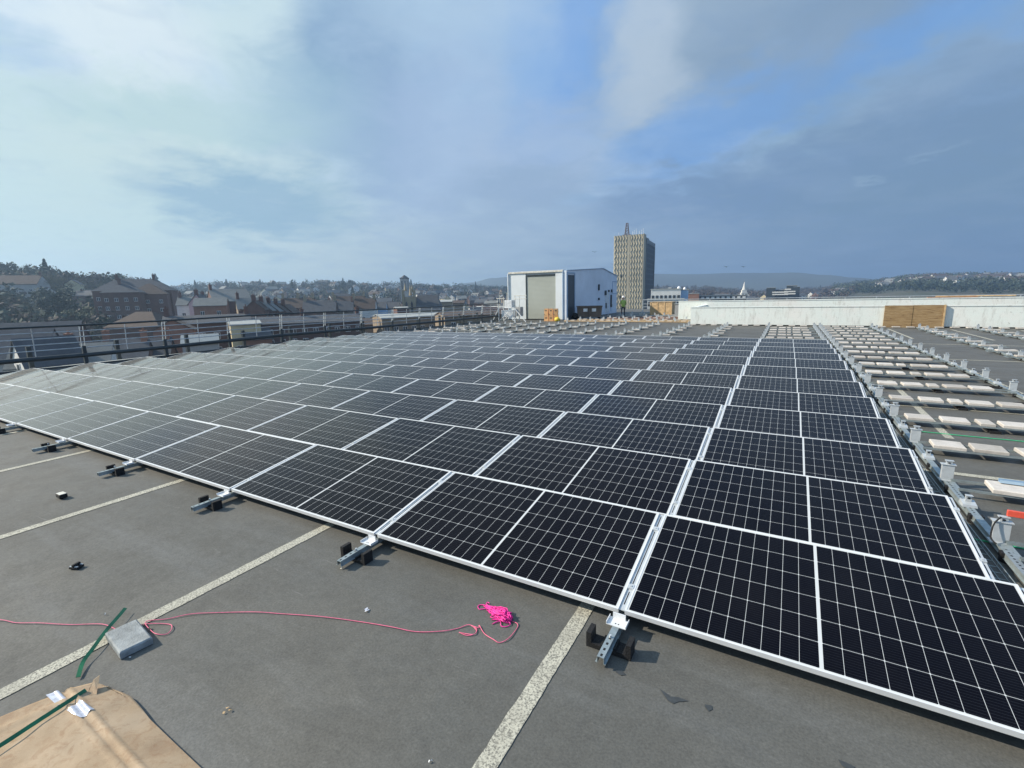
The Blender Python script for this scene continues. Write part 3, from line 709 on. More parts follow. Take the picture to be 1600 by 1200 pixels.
# ------------------------------------------------------------------ foreground small things
CO, CR = Vector((-3.17, .875, 0)), -.03
def cl(px, py, z): d = uz(px, py, z)-CO; c, s_ = math.cos(-CR), math.sin(-CR); return Vector((d.x*c-d.y*s_, d.x*s_+d.y*c, z))
t = thing('cardboard_box', 'flattened brown cardboard box lying at the lower left corner', 'cardboard', CO, CR)
m = MB(); rnd = random.Random(2); NXc, NYc = 60, 90
def hz(u, v):
    return .050+.016*math.sin(u*1.9+.4)*math.cos(v*2.1)*min(1, v/.3)+.006*math.sin(u*6+v*5)*min(1, v/.2+.3)+.011*math.exp(-((v-.150)/.009)**2)-.006*math.exp(-((v-.172)/.010)**2)+.006*math.exp(-((v-.192)/.008)**2)-.030*max(0, .14-v)/.14+.0022*math.sin(u*31+3*v)*math.sin(v*27)+.008*math.exp(-((u-.10-.02*v)/.01)**2)
for j in range(NYc+1):
    for i in range(NXc+1):
        u = 2.6*(i/NXc)**1.5; v = 1.9*(j/NYc)**2.2
        du = -.27*v*max(0, 1-u/2.6); v = max(v, .05*(1-u/.26)) if u < .26 else v
        m.v.append((u+du+.012*math.sin(v*9)*(i == 0), -v+.012*math.sin(u*6)*(j == 0), hz(u, v)))
n1 = len(m.v); m.v += [(x, y, z-.006) for x, y, z in m.v[:n1]]; w = NXc+1
for j in range(NYc):
    for i in range(NXc):
        a = j*w+i; m.f.append((a, a+w, a+w+1, a+1)); m.mi.append(0); m.f.append((a+n1, a+1+n1, a+w+1+n1, a+w+n1)); m.mi.append(0)
for i in range(NXc): m.f.append((i, i+1, i+1+n1, i+n1)); m.mi.append(0); a = NYc*w+i; m.f.append((a+1, a, a+n1, a+1+n1)); m.mi.append(0)
for j in range(NYc): a = j*w; m.f.append((a+w, a, a+n1, a+w+n1)); m.mi.append(0); a += NXc; m.f.append((a, a+w, a+w+n1, a+n1)); m.mi.append(0)
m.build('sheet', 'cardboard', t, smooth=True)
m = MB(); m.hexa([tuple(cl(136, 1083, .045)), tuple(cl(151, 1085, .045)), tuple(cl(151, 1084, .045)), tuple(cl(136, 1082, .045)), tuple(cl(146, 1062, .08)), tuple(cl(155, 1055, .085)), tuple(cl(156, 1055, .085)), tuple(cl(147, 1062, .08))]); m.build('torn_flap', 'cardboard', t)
for qd in (((72, 1088), (92, 1081), (108, 1096), (90, 1105)), ((105, 1113), (125, 1098), (148, 1110), (127, 1125))):
    m = MB(); A_, B_, C_, D_ = [cl(x, y, .055) for x, y in qd]
    for jj in range(13):
        for ii in range(13):
            p = (A_.lerp(B_, ii/12)).lerp(D_.lerp(C_, ii/12), jj/12); m.v.append((p.x, p.y, hz(max(p.x, 0), max(0, -p.y))+.0045))
    for jj in range(12):
        for ii in range(12): q = jj*13+ii; m.f.append((q, q+13, q+14, q+1)); m.mi.append(0)
    m.build('tape_patch', 'clear_tape', t, smooth=True)
def ribbon(m, pts, w, mi=0, upv=(0, 0, 1), th=.0012):
    pts = [Vector(p) for p in pts]
    for i in range(len(pts)-1):
        a, b = pts[i], pts[i+1]; d = (b-a).normalized(); nrm = Vector(upv); nrm = (nrm-d*nrm.dot(d)).normalized()
        u0 = d.cross(nrm).normalized()*w/2; s = nrm*th
        m.hexa([a-u0-s, a-u0+s, b-u0+s, b-u0-s, a+u0-s, a+u0+s, b+u0+s, b+u0-s], mi)
def smoothpts(pts, k=6):
    P = [Vector(p) for p in pts]; out = []
    for i in range(len(P)-1):
        p0, p1, p2, p3 = P[max(i-1, 0)], P[i], P[i+1], P[min(i+2, len(P)-1)]
        for j in range(k):
            s = j/k; out.append(.5*((2*p1)+(p2-p0)*s+(2*p0-5*p1+4*p2-p3)*s*s+(3*p1-p0-3*p2+p3)*s**3))
    out.append(P[-1]); return out
m = MB(); ribbon(m, smoothpts([uz(196, 950, .035), uz(186, 962, .035), uz(166, 985, .035), uz(146, 1012, .03), uz(130, 1034, .022), uz(122, 1058, .012)]), .021, 0, (.75, -.25, .62))
tag(m.build('plastic_strap', 'green_strap'), 'green plastic strap curving over the parking line left of the grey paver', 'strap')
m = MB(); ribbon(m, smoothpts([uz(-40, 1187, .078), uz(0, 1165, .078), uz(60, 1126, .079), uz(105, 1097, .076), uz(134, 1078, .066)]), .020, 0, (.7, -.2, .7))
tag(m.build('plastic_strap', 'green_strap'), 'dark green plastic strap lying along the flattened cardboard', 'strap')
ang = math.atan2(1.14-1.186, .308)
o = slab_mesh(.30, .165, .045); o = link('concrete_paver', o, None, (-3.44, 1.088, .002), -.13); o.data.materials[0] = M['grey_paver']; tag(o, 'grey concrete paver lying on the parking line beside the pink string', 'paver')
cord = [(-60, 966), (0, 969), (25, 973), (60, 974), (110, 976), (160, 976), (190, 985), (225, 976), (262, 975), (269, 981), (262, 990), (248, 992), (237, 986), (228, 972), (262, 967), (300, 960), (350, 957), (400, 957), (440, 959), (500, 964), (560, 971), (610, 980), (650, 987), (690, 987), (715, 982), (733, 977), (744, 984), (742, 991), (730, 993), (718, 989), (722, 989), (740, 992), (745, 983), (736, 978), (748, 981), (749, 978), (757, 990), (771, 1000), (781, 1004), (795, 998), (808, 981), (808, 975), (800, 971)]
m = MB(); m.tube(smoothpts([uz(x, y, .004)+Vector((0, 0, .004*(i % 2))) for i, (x, y) in enumerate(cord)], 5), .0026, 6); tag(m.build('pink_string', 'pink_cord', smooth=True), 'thin pink string trailing across the roof past the paver', 'string')
rnd = random.Random(11); pts = []
a0, a1 = uz(757, 946), uz(800, 973); ax = (a1-a0); ay = Vector((-ax.y, ax.x, 0)).normalized()
for i in range(230):
    s = rnd.betavariate(2.6, 1.5); wd = .012+.050*s*(1.15-s)*2.1
    p = a0+ax*s+ay*rnd.uniform(-wd, wd); pts.append((p.x, p.y, .006+rnd.random()*.035*min(1, s*1.4)*max(.3, 1-abs(s-.7))))
q = [uz(765, 943, .006), uz(762, 941, .006), uz(760, 944, .006), uz(768, 950, .01), uz(758, 951, .006), uz(749, 952, .004), uz(747, 947, .004), uz(752, 945, .004), uz(762, 947, .01), uz(775, 958, .01), uz(766, 964, .004), uz(780, 967, .006), uz(768, 968, .004), uz(782, 969, .006), uz(769, 975, .004), uz(781, 970, .01), uz(783, 978, .004), uz(792, 979, .004), uz(797, 973, .01)]
m = MB(); m.tube(smoothpts([tuple(v) for v in q]+pts, 3), .0030, 5); tag(m.build('string_tangle', 'hot_pink_cord', smooth=True), 'tangled heap of hot pink string near the centre front panel', 'string')
t = thing('rubber_pad', 'small black rubber pad with a pale top lying alone on the left roof', 'pad', uz(97, 777)); m = MB(); m.box(-.055, .055, -.035, .035, 0, .045); bevel(m.build('block', 'black_rubber', t), .006); m = MB(); m.box(-.05, .05, -.03, .03, .045, .049); m.build('top_face', 'cream_trim', t)
t = thing('clamp_block', 'small black and silver clamp block lying alone on the roof', 'clamp', uz(120, 887), .4); m = MB(); m.box(-.04, .04, -.03, .03, 0, .018); m.box(-.012, .012, -.03, .03, .018, .04); bevel(m.build('block', 'black_rubber', t), .004); m = MB(); m.box(-.036, .036, -.026, -.016, .018, .024); m.box(-.036, .036, .016, .026, .018, .024); m.build('metal_strip', 'zinc_bracket', t)
def litter(px, py, r, mat, lab, seed):
    rnd = random.Random(seed); p = uz(px, py); m = MB()
    for i in range(4):
        a = rnd.uniform(0, 6.28); c = p+Vector((rnd.uniform(-r, r), rnd.uniform(-r, r), 0)); k = r*rnd.uniform(.4, .8)
        m.poly([(c.x+k*math.cos(a+q), c.y+k*math.sin(a+q), .004+rnd.random()*.010) for q in (0, 1.6, 3.1, 4.5)])
    tag(m.build('litter_scrap', mat), lab, 'litter')
litter(355, 1112, .016, 'timber', 'small torn cardboard scrap on the roof right of the cardboard box', 1)
litter(572, 953, .020, 'clear_tape', 'pale scuffed paper scrap above the pink string', 2)
litter(164, 961, .006, 'label_white', 'tiny white chip beside the top of the green strap', 3)
litter(203, 1029, .006, 'label_white', 'tiny white chip at the near corner of the paver', 4)
litter(673, 1191, .006, 'label_white', 'tiny white chip near the bottom centre edge', 5)
litter(533, 889, .010, 'cream_trim', 'white scrap below the end of the second rail foot', 6)
litter(235, 983, .014, 'brown_steel', 'small dark knot of wire beside the paver', 8)
# green cords across the right bays
for (xa, ya), (xb, yb), lab in (((1.75, 8.83), (3.9, 8.80), 'thin green cord across the roof between the third and fourth slab rows'), ((1.25, 5.10), (3.2, 5.05), 'thin green cord across the roof beside the nearest tall bracket')):
    m = MB(); m.tube([(xa+(xb-xa)*i/8, ya+(yb-ya)*i/8+.006*math.sin(i*2.), .008+rz(xa, ya)) for i in range(9)], .007, 6); tag(m.build('green_cord', 'green_cord'), lab, 'cord')
# blue aluminium profile, red level, cables
y = Y0+2*RP+PD-.33-.15; t = thing('blue_profile', 'pale blue aluminium section lying on the slabs right of the panels', 'profile', (2.0, y+.08, rz(2, y)+TZ+.07), -.02)
m = MB(); m.box(0, 2.0, -.03, .03, 0, .004); m.box(0, 2.0, -.03, -.026, .004, .03); m.box(0, 2.0, .026, .03, .004, .03); m.build('channel', 'blue_aluminium', t)
yb_ = Y0+1*RP+PD-.31; t = thing('spirit_level', 'red spirit level resting on the nearest tall bracket at the right edge', 'level', (1.64, yb_+.01, .295+rz(1.6, yb_)), -.06)
m = MB(); m.box(0, .6, -.012, .012, 0, .05); bevel(m.build('body', 'red_paint', t), .003); m = MB(); m.box(.28, .32, -.014, .014, .015, .035); m.build('vial', 'yellow_bag', t)
def coil(c, r, n, seed, lab, thick=.007):
    rnd = random.Random(seed); pts = []
    for i in range(n*14):
        a = i*2*math.pi/14; rr = r*(1+.25*math.sin(a*.37+seed)+rnd.uniform(-.06, .06)); pts.append((c[0]+rr*1.6*math.cos(a), c[1]+rr*math.sin(a), c[2]+.012+.04*rnd.random()+.03*abs(math.sin(a*.5))))
    m = MB(); m.tube(smoothpts(pts, 2), thick, 5); tag(m.build('cable_coil', 'black_rubber', smooth=True), lab, 'cable', 'black cable coils on the right')
coil((3.75, 11.15, 0), .16, 6, 1, 'tangled black cable coil beside the right-hand tall brackets, nearest of the coils')
coil((3.7, 12.7, .03), .15, 6, 2, 'tangled black cable coil by the right-hand brackets, second nearest')
coil((3.65, 14.2, .03), .14, 5, 3, 'tangled black cable coil by the right-hand brackets, third nearest')
coil((3.4, 9.6, 0), .12, 2, 4, 'loose thin black cable loop on bare roof in the right-hand bay', .004)
m = MB(); m.tube(smoothpts([(1.60, 4.95, .28), (1.56, 4.93, .22), (1.545, 4.9, .12), (1.57, 4.86, .085)]), .006, 6); tag(m.build('red_black_cable', 'dark_slot'), 'short dark cable hanging at the nearest tall bracket', 'cable')

# ================================================================== TOWN
GZ = -17.0
def elev(px, py): d = ray(px, py); return math.atan2(d.z, math.hypot(d.x, d.y)), math.atan2(d.x, d.y)
SKY = [(-60, 436, 420), (0, 438, 420), (60, 441, 420), (120, 444, 420), (180, 446, 450), (240, 451, 600), (262, 452, 900), (330, 449, 900), (400, 448, 850), (470, 447, 850), (520, 447, 850), (600, 448, 900), (680, 449, 1000), (740, 451, 1100), (800, 452, 1100), (960, 452, 1200), (1025, 451, 1300), (1100, 452, 1300), (1150, 455, 1500), (1200, 457.5, 1700), (1270, 454, 1800), (1310, 450, 1800), (1350, 445, 1750), (1385, 441, 1700), (1420, 436, 1600), (1460, 433.5, 1600), (1500, 434.5, 1600), (1550, 435, 1600), (1600, 434.5, 1600), (1700, 435, 1600)]
SK = []
for px, py, D in SKY: e, a = elev(px, py); SK.append((a, e, D))
def skyl(a):
    if a <= SK[0][0]: return SK[0][1], SK[0][2]
    for (a0, e0, d0), (a1, e1, d1) in zip(SK, SK[1:]):
        if a0 <= a <= a1: s = (a-a0)/(a1-a0); s = s*s*(3-2*s); return e0+(e1-e0)*s, d0+(d1-d0)*s
    return SK[-1][1], SK[-1][2]
def gz(a, d):
    e, D = skyl(a); top = CH+math.tan(e)*D
    near = 150 if D < 700 else 240
    if d < near: z = GZ
    elif d < D: s = (d-near)/(D-near); s = s**1.15; z = GZ+(top-GZ)*s
    else: z = top-(d-D)*.04
    z += 1.2*math.sin(a*37+d*.011)*min(1, max(0, (d-near)/200)) if d < D else 0
    return max(z, GZ-3)
def gxy(x, y): return gz(math.atan2(x, y), math.hypot(x, y))
DR = [0, 18, 60, 120, 150, 190, 240, 280, 320, 370, 420, 480, 550, 620, 700, 780, 850, 930, 1020, 1120, 1250, 1400, 1600, 1750, 1900, 2300, 2800, 3200]
AA = [math.radians(-76+1.0*i) for i in range(0, 111)]+[math.radians(x) for x in (40, 55, 75, 100, 130, 160, 190, 220, 250, 270, 280)]
mb = MB()
for d in DR:
    for a in AA: mb.v.append((d*math.sin(a), d*math.cos(a), gz(a, d) if abs(a) < 1.4 else GZ))
na = len(AA)
for j in range(len(DR)-1):
    for i in range(na):
        i2 = (i+1) % na; mb.f.append((j*na+i, (j+1)*na+i, (j+1)*na+i2, j*na+i2)); mb.mi.append(0)
mb.f = [tuple(reversed(f)) for f in mb.f]
tag(mb.build('ground', 'terrain_ground', smooth=True), kind='structure')
# far mountains as real ridges
def ridge(name, pts, D, depth, seed):
    rnd = random.Random(seed); m = MB(); k = 0; prof = []
    for (x0, y0), (x1, y1) in zip(pts, pts[1:]):
        n = 8
        for i in range(n): s = i/n; prof.append((x0+(x1-x0)*s, y0+(y1-y0)*(s*s*(3-2*s))+rnd.uniform(-.15, .15)))
    prof.append(pts[-1])
    rows = []
    for off, hf in ((-depth, 0), (-depth*.5, .55), (0, 1), (depth*.6, .6), (depth*1.2, 0)):
        row = []
        for px, py in prof:
            e, a = elev(px, py); top = CH+math.tan(e)*D; d = D+off; z = GZ+(top-GZ)*hf*(1+rnd.uniform(-.01, .01)*(hf < 1)); row.append(len(m.v)); m.v.append((d*math.sin(a), d*math.cos(a), z))
        rows.append(row)
    for r0, r1 in zip(rows, rows[1:]):
        for i in range(len(r0)-1): m.f.append((r0[i], r0[i+1], r1[i+1], r1[i])); m.mi.append(0)
    tag(m.build(name, 'mountain_heath', smooth=True), kind='structure')
ridge('far_hill', [(690, 449), (735, 441.5), (770, 434.5), (800, 432.5), (850, 436), (900, 437), (960, 431), (1025, 428), (1080, 428.5), (1150, 426.5), (1200, 426.5), (1240, 425.8), (1290, 429.5), (1340, 434), (1380, 438), (1420, 442), (1480, 446)], 2650, 380, 1)

# trees ---------------------------------------------------------------
def bare_tree(seed, h=12, mat='twigs_brown'):
    rnd = random.Random(seed); tr, cr = MB(), MB()
    tr.tube([(0, 0, 0), (rnd.uniform(-.2, .2), 0, h*.2), (rnd.uniform(-.3, .3), rnd.uniform(-.3, .3), h*.42)], h*.03, 7, 0, h*.018)
    def br(p, d, L, r, lv):
        e = p+d*L; m_ = tr if lv < 2 else cr
        m_.tube([p, p+d*L*.5+Vector((rnd.uniform(-1, 1), rnd.uniform(-1, 1), rnd.uniform(-.3, .5)))*L*.06, e], r, 4 if lv < 2 else 3, 0, r*.6, cap=False)
        if lv >= 4:
            for _ in range(3):
                a = Vector((rnd.uniform(-1, 1), rnd.uniform(-1, 1), rnd.uniform(-.4, 1))).normalized()*L*.9; b = Vector((rnd.uniform(-1, 1), rnd.uniform(-1, 1), rnd.uniform(-1, 1))).normalized()*.045*h/12
                cr.poly([e-b, e+b, e+a])
            return
        for _ in range(3 if lv else 4):
            q = (d+Vector((rnd.uniform(-1, 1), rnd.uniform(-1, 1), rnd.uniform(-.25, .7)))*.75).normalized(); br(p+d*L*rnd.uniform(.6, 1), q, L*rnd.uniform(.62, .8), r*.6, lv+1)
    top = Vector((0, 0, h*.38))
    for i in range(5):
        a = i*1.257+rnd.random(); br(Vector((0, 0, h*(.22+.05*i))), Vector((math.cos(a)*.8, math.sin(a)*.8, .9)).normalized(), h*.22, h*.012, 1)
    br(top, Vector((0, 0, 1)), h*.2, h*.014, 1)
    return tr.mesh('trunk', 'bark'), cr.mesh('crown', mat)
def leaf_tree(seed, h=10, w=.45, mat='needles_dark', conifer=False, n=1500):
    rnd = random.Random(seed); tr, cr = MB(), MB(); tr.tube([(0, 0, 0), (.1, 0, h*.5), (0, 0, h*.9)], h*.03, 6, 0, .04)
    cl = [(rnd.uniform(-1, 1)*w*h*.6, rnd.uniform(-1, 1)*w*h*.6, h*rnd.uniform(.35, .85), h*rnd.uniform(.12, .22)) for _ in range(11)]
    for i in range(n):
        if conifer:
            s = rnd.random(); r = w*h*.5*(1-s)**.8*rnd.uniform(.55, 1.05)*(1+.25*math.sin(s*40)); a = rnd.uniform(0, 6.283); p = Vector((r*math.cos(a), r*math.sin(a), h*(.1+.9*s)))
        else:
            c = rnd.choice(cl); v = Vector((rnd.gauss(0, 1), rnd.gauss(0, 1), rnd.gauss(0, 1))).normalized()*c[3]*rnd.uniform(.6, 1.05); p = Vector(c[:3])+v
        a = Vector((rnd.uniform(-1, 1), rnd.uniform(-1, 1), rnd.uniform(-1, 1))).normalized(); b = a.cross(Vector((rnd.random(), rnd.random(), rnd.random()))).normalized(); s = h*.026*rnd.uniform(.6, 1.4)
        cr.poly([p-a*s-b*s, p+a*s-b*s*.4, p+a*s*.6+b*s, p-a*s*.8+b*s*.7])
    return tr.mesh('trunk', 'bark'), cr.mesh('crown', mat)
TREES = {'bare': [bare_tree(1), bare_tree(2), bare_tree(3, 12, 'twigs_green')], 'ever': [leaf_tree(4, 11, .5, 'needles_dark'), leaf_tree(5, 9, .55, 'leaves_ivy')], 'con': [leaf_tree(6, 14, .34, 'needles_dark', True)]}
def tree(kind, x, y, s, label, group, z=None, v=None):
    L = TREES[kind]; a, b = L[(v if v is not None else random.randrange(len(L))) % len(L)]
    nm = {'bare': 'bare_tree', 'ever': 'evergreen_tree', 'con': 'conifer_tree'}[kind]
    t = thing(nm, label, 'tree', (x, y, (gxy(x, y) if z is None else z)-.2), random.uniform(0, 6.28), group); t.scale = (s*random.uniform(.9, 1.15), s*random.uniform(.9, 1.15), s)
    link('trunk', a, t); link('crown', b, t)

# houses -------------------------------------------------------------
def house(px, dist, w, d, wh, rh, rot, wm, rm, name='house', label='', group=None, chim=1, win=(3, 2), base=None, pz=None, gable_win=False, cat='house', cm='red_brick', hip=False, winm='window_frame_white'):
    p = at(px, 470, dist); z = gxy(p.x, p.y)-.3 if base is None else base
    if pz is not None: z = at(px, pz, dist).z-(wh+rh)
    t = thing(name, label, cat, (p.x, p.y, z), rot, group)
    if pz is not None and z > gxy(p.x, p.y): z0 = gxy(p.x, p.y)-z-.5
    else: z0 = -3
    m = MB(); m.prism([(-d/2, z0), (-d/2, wh), (0, wh+rh-.02) if not hip else (0, wh), (d/2, wh), (d/2, z0)], -w/2, w/2, 'x'); m.build('wall', wm, t)
    m = MB(); e = .35; th = .16
    if hip:
        r_ = max(.5, w/2-d/2); A = [(-w/2-e, -d/2-e, wh), (w/2+e, -d/2-e, wh), (w/2+e, d/2+e, wh), (-w/2-e, d/2+e, wh)]; B = [(-r_, 0, wh+rh), (r_, 0, wh+rh)]
        n = len(m.v); m.v += A+B; m.f += [(n, n+1, n+5, n+4), (n+1, n+2, n+5), (n+2, n+3, n+4, n+5), (n+3, n, n+4), (n+3, n+2, n+1, n)]; m.mi += [0]*5
    else:
        k = rh/(d/2)
        for s in (-1, 1):
            y1 = s*(d/2+e); q = [(y1, wh-e*k), (0, wh+rh), (0, wh+rh+th), (y1, wh-e*k+th)]
            if s > 0: q = q[::-1]
            m.prism([(a, b) for a, b in q], -w/2-.2, w/2+.2, 'x')
    rf = m.build('roof', rm, t)
    for i in range(chim):
        cx = (-w/2+.5) if chim == 1 and i == 0 else -w/2+.5+(w-1)*i/max(1, chim-1)
        if hip: cx *= max(.5, w/2-d/2)/(w/2)
        ch = 2.0 if cm == 'gold_stone' else 1.5; wc = .5 if cm == 'gold_stone' else .38; m = MB(); m.box(cx-wc, cx+wc, -.5, .5, wh+rh-.9, wh+rh+ch); m.box(cx-wc-.07, cx+wc+.07, -.57, .57, wh+rh+ch, wh+rh+ch+.15)
        for q in (-.22, .22): m.tube([(cx, q, wh+rh+ch+.15), (cx, q, wh+rh+ch+.6)], .12, 6)
        m.build('chimney', cm, rf)
    nx_, nz = win
    for s in (-1, 1):
        for j in range(nz):
            for i in range(nx_):
                cx = -w/2+w*(i+.5)/nx_; cz = 1.6+j*(wh-1.2)/max(1, nz); y = s*d/2
                m = MB(); y0_, y1_ = (y-.06, y) if s < 0 else (y, y+.06)
                m.box(cx-.55, cx+.55, y0_, y1_, cz-.65, cz+.65, 0); yq = (y-.08, y-.061) if s < 0 else (y+.061, y+.08)
                for o_ in (-.27, .27): m.box(cx+o_-.21, cx+o_+.21, yq[0], yq[1], cz-.55, cz+.55, 1)
                m.build('window', [winm, 'window_glass'], t)
    if gable_win:
        for s in (-1, 1):
            m = MB(); x0_, x1_ = (s*w/2, s*w/2+.07) if s > 0 else (s*w/2-.07, s*w/2); m.box(x0_, x1_, -.5, .5, wh-1.4, wh+.1, 0); m.box(x0_+s*.02, x1_+s*.02, -.38, .38, wh-1.3, wh, 1); m.build('window', [winm, 'window_glass'], t)
    return t
random.seed(21)
# named landmarks, left to right
house(217, 235, 24, 12, 11, 4.5, .95, 'red_brick', 'slate_roof', 'brick_mansion', 'large red brick Victorian building with hipped roof on the left hill', chim=2, win=(8, 3), pz=436, hip=True, cat='building')
house(196, 222, 11, 9, 10, 3.2, .95, 'dark_brick', 'slate_roof', 'bay_house', 'grey roofed wing with white bay windows left of the brick mansion', chim=1, win=(4, 3), pz=443, hip=True, cat='building')
house(237, 228, 12, 11, 10.5, 4, .95, 'red_brick', 'brown_tiles', 'brick_gable_house', 'tall brown brick gabled block at the right end of the mansion', chim=0, win=(3, 3), pz=443, cat='building', hip=True)
house(18, 330, 26, 12, 8, 4, .9, 'grey_render', 'brown_tiles', 'hilltop_house', 'long brown roofed building on the skyline at the far left', chim=2, win=(5, 2), pz=431, cat='building')
house(358, 190, 11, 12.5, 6.0, 3.8, -.35+math.pi/2, 'red_brick', 'pale_slate', 'brick_house', 'red brick gabled house with a slate roof and one chimney above the railing', chim=1, win=(2, 2), pz=452.5)
house(330, 182, 9, 6, 4, 2.2, .9, 'orange_brick', 'pale_slate', 'brick_annexe', 'orange brick annexe with skylights left of the red gabled house', chim=0, win=(2, 1), pz=466)
house(314, 200, 8, 5.2, 5, 3, 2.35, 'pink_render', 'slate_roof', 'pink_cottage', 'small pink gabled cottage left of the red brick house', chim=1, win=(2, 1), pz=460.5, gable_win=True)
house(300, 204, 8, 6, 5, 2.6, .8, 'white_render', 'pale_slate', 'white_cottage', 'white rendered cottage just left of the pink one', chim=2, win=(2, 1), pz=464)
house(392, 170, 8, 7, 5, 3, 1.1, 'brown_stone', 'pale_slate', 'stone_house', 'pale roofed stone house right of the red brick gable', chim=1, win=(2, 1), pz=466)
house(222, 150, 13, 9, 5, 3.5, .5, 'dark_brick', 'brown_tiles', 'tiled_hall', 'brown pyramid roofed hall among bare trees above the railing', chim=0, win=(3, 1), pz=487, hip=True, cat='building')
house(42, 125, 14, 10, 7, 4.0, 1.02, 'dark_brick', 'slate_roof', 'slate_hall', 'long dark slate roof seen through the railing at far left', chim=0, win=(6, 2), pz=505, cat='building')
house(8, 100, 9, 9, 7, 4, 1.0, 'grey_render', 'slate_roof', 'slate_hall', 'steep grey slate roof at the left edge behind the railing', chim=0, win=(3, 2), pz=517, cat='building')
house(57, 76, 5, 4.4, 7, 2.7, 1.55, 'white_render', 'slate_roof', 'white_gabled_house', 'narrow white rendered gable seen through the railing', chim=0, win=(2, 2), pz=529, gable_win=True)
house(86, 78, 9, 5, 6, 2, 1.0, 'white_render', 'pale_slate', 'pale_house', 'pale blue-white house wall behind the railing right of the white gable', chim=0, win=(3, 2), pz=541)
house(158, 96, 10, 8, 6, 3.0, 1.0, 'dark_brick', 'slate_roof', 'chimney_house', 'slate roofed house with red chimneys behind the second railing bay', chim=2, win=(4, 2), pz=536, cm='orange_brick')
house(205, 100, 9, 8, 6, 3.0, 1.0, 'dark_brick', 'slate_roof', 'chimney_house', 'slate roofed house with red chimneys behind the third railing bay', chim=2, win=(4, 2), pz=531, cm='orange_brick')
house(267, 108, 6.0, 6.0, 9, 1.9, 2.6, 'orange_brick', 'brown_tiles', 'brick_gable_house', 'rounded orange brick gable end behind the railing', chim=0, win=(2, 2), pz=499)
house(322, 118, 15, 9, 10, 1.4, 1.05, 'dark_brick', 'slate_roof', 'brick_terrace', 'dark brick terrace with two rows of windows behind the railing', chim=2, win=(6, 3), pz=493)
house(305, 96, 5, 6, 4, 1.2, 1.05, 'grey_render', 'pale_glass_roof', 'glass_roofed_shed', 'low shed with a pale glazed roof below the brick terrace', chim=0, win=(2, 1), pz=524, cat='building')
house(377, 106, 5.0, 6, 11, .5, 1.1, 'cream_render', 'flat_roof_felt', 'cream_building', 'cream yellow flat roofed building behind the railing', chim=0, win=(2, 2), pz=502, cat='building')
house(394, 104, 4.5, 5, 7, 1.6, 1.15, 'orange_brick', 'slate_roof', 'brick_gable_house', 'small orange brick house in front of the cream building', chim=0, win=(2, 2), pz=515)
house(470, 124, 26, 9, 8, 1.4, .98, 'dark_brick', 'slate_roof', 'brick_terrace', 'long dark terrace seen low behind the middle railing bays', chim=3, win=(11, 3), pz=494)
house(548, 140, 20, 9, 7, 1.5, .9, 'brown_stone', 'brown_tiles', 'stone_terrace', 'brown stone building seen through the railing right of the dark terrace', chim=1, win=(7, 2), pz=499, cat='building')
for i in range(5):
    house(403+11*i, 168+3*i, 7, 6, 6, 2.6, 2.2, 'red_brick' if i % 2 == 0 else 'dark_brick', 'pale_slate' if i in (1, 2) else 'brown_tiles', 'terraced_house', 'brick terraced house with sloping roof above the railing, %s from the left' % ORD[i], 'stepped brick terraced houses', chim=1, win=(2, 2), pz=470+1.5*i)
house(466, 230, 13, 10, 8, 4, .75, 'dark_brick', 'brown_tiles', 'long_roof_house', 'long brown roofed building with a pale gable line left of the white terrace', chim=3, win=(7, 2), pz=466, cm='gold_stone')
house(500, 205, 12, 10, 7, 4, .75, 'dark_brick', 'slate_roof', 'dormer_house', 'dark slate roofed house with small dormers and a stone chimney', chim=2, win=(4, 2), pz=470, cm='gold_stone')
house(532, 212, 10, 9, 6, 4, .75, 'brown_stone', 'slate_roof', 'slate_house', 'slate roofed house with an orange brick chimney left of the white terrace', chim=2, win=(4, 2), pz=471, cm='orange_brick')
house(545, 260, 16, 9, 8, 4, .75, 'brown_stone', 'brown_tiles', 'tall_chimney_house', 'brown roofed house with tall pale chimneys behind the white terrace', chim=2, win=(4, 2), pz=463, cm='gold_stone')
house(569, 215, 9.5, 8, 5.5, 4, .66, 'white_render', 'brown_tiles', 'white_terraced_house', 'pinkish white terraced house at the left of the pastel row', 'pastel terraced houses', 2, (3, 1), pz=467, cm='gold_stone')
house(590, 221, 7.5, 8, 5, 2.6, .66, 'blue_render', 'slate_roof', 'blue_terraced_house', 'bright blue terraced house in the pastel row', 'pastel terraced houses', 1, (3, 1), pz=472)
house(608, 228, 9, 8, 5, 2.6, .66, 'white_render', 'slate_roof', 'white_terraced_house', 'white terraced house at the right of the pastel row', 'pastel terraced houses', 0, (3, 1), pz=472.5)
house(692, 235, 9, 8, 6, .8, .6, 'gold_stone', 'flat_roof_felt', 'stone_block', 'square pale stone building right of the church', chim=0, win=(2, 1), pz=469, cat='building')
house(707, 250, 12, 8, 6, 1.2, .6, 'brown_stone', 'brown_tiles', 'brown_block', 'low brown building right of the pale stone block', chim=0, win=(3, 1), pz=470, cat='building')
house(668, 130, 27, 12, 7.5, .7, .98, 'brown_stone', 'flat_roof_felt', 'flat_roofed_hall', 'long pale flat roofed hall behind the far railing bays', chim=0, win=(12, 2), pz=489, cat='building')
house(626, 150, 3.6, 5, 6, .5, .98, 'red_brick', 'flat_roof_felt', 'brick_hall', 'low red brick range left of the church behind the railing', chim=0, win=(5, 1), pz=480, cat='building')
house(760, 120, 24, 10, 6, .8, .9, 'brown_stone', 'brown_tiles', 'brown_hall', 'brown brick building behind the last railing bays beside the shed', chim=0, win=(6, 2), pz=486, cat='building')
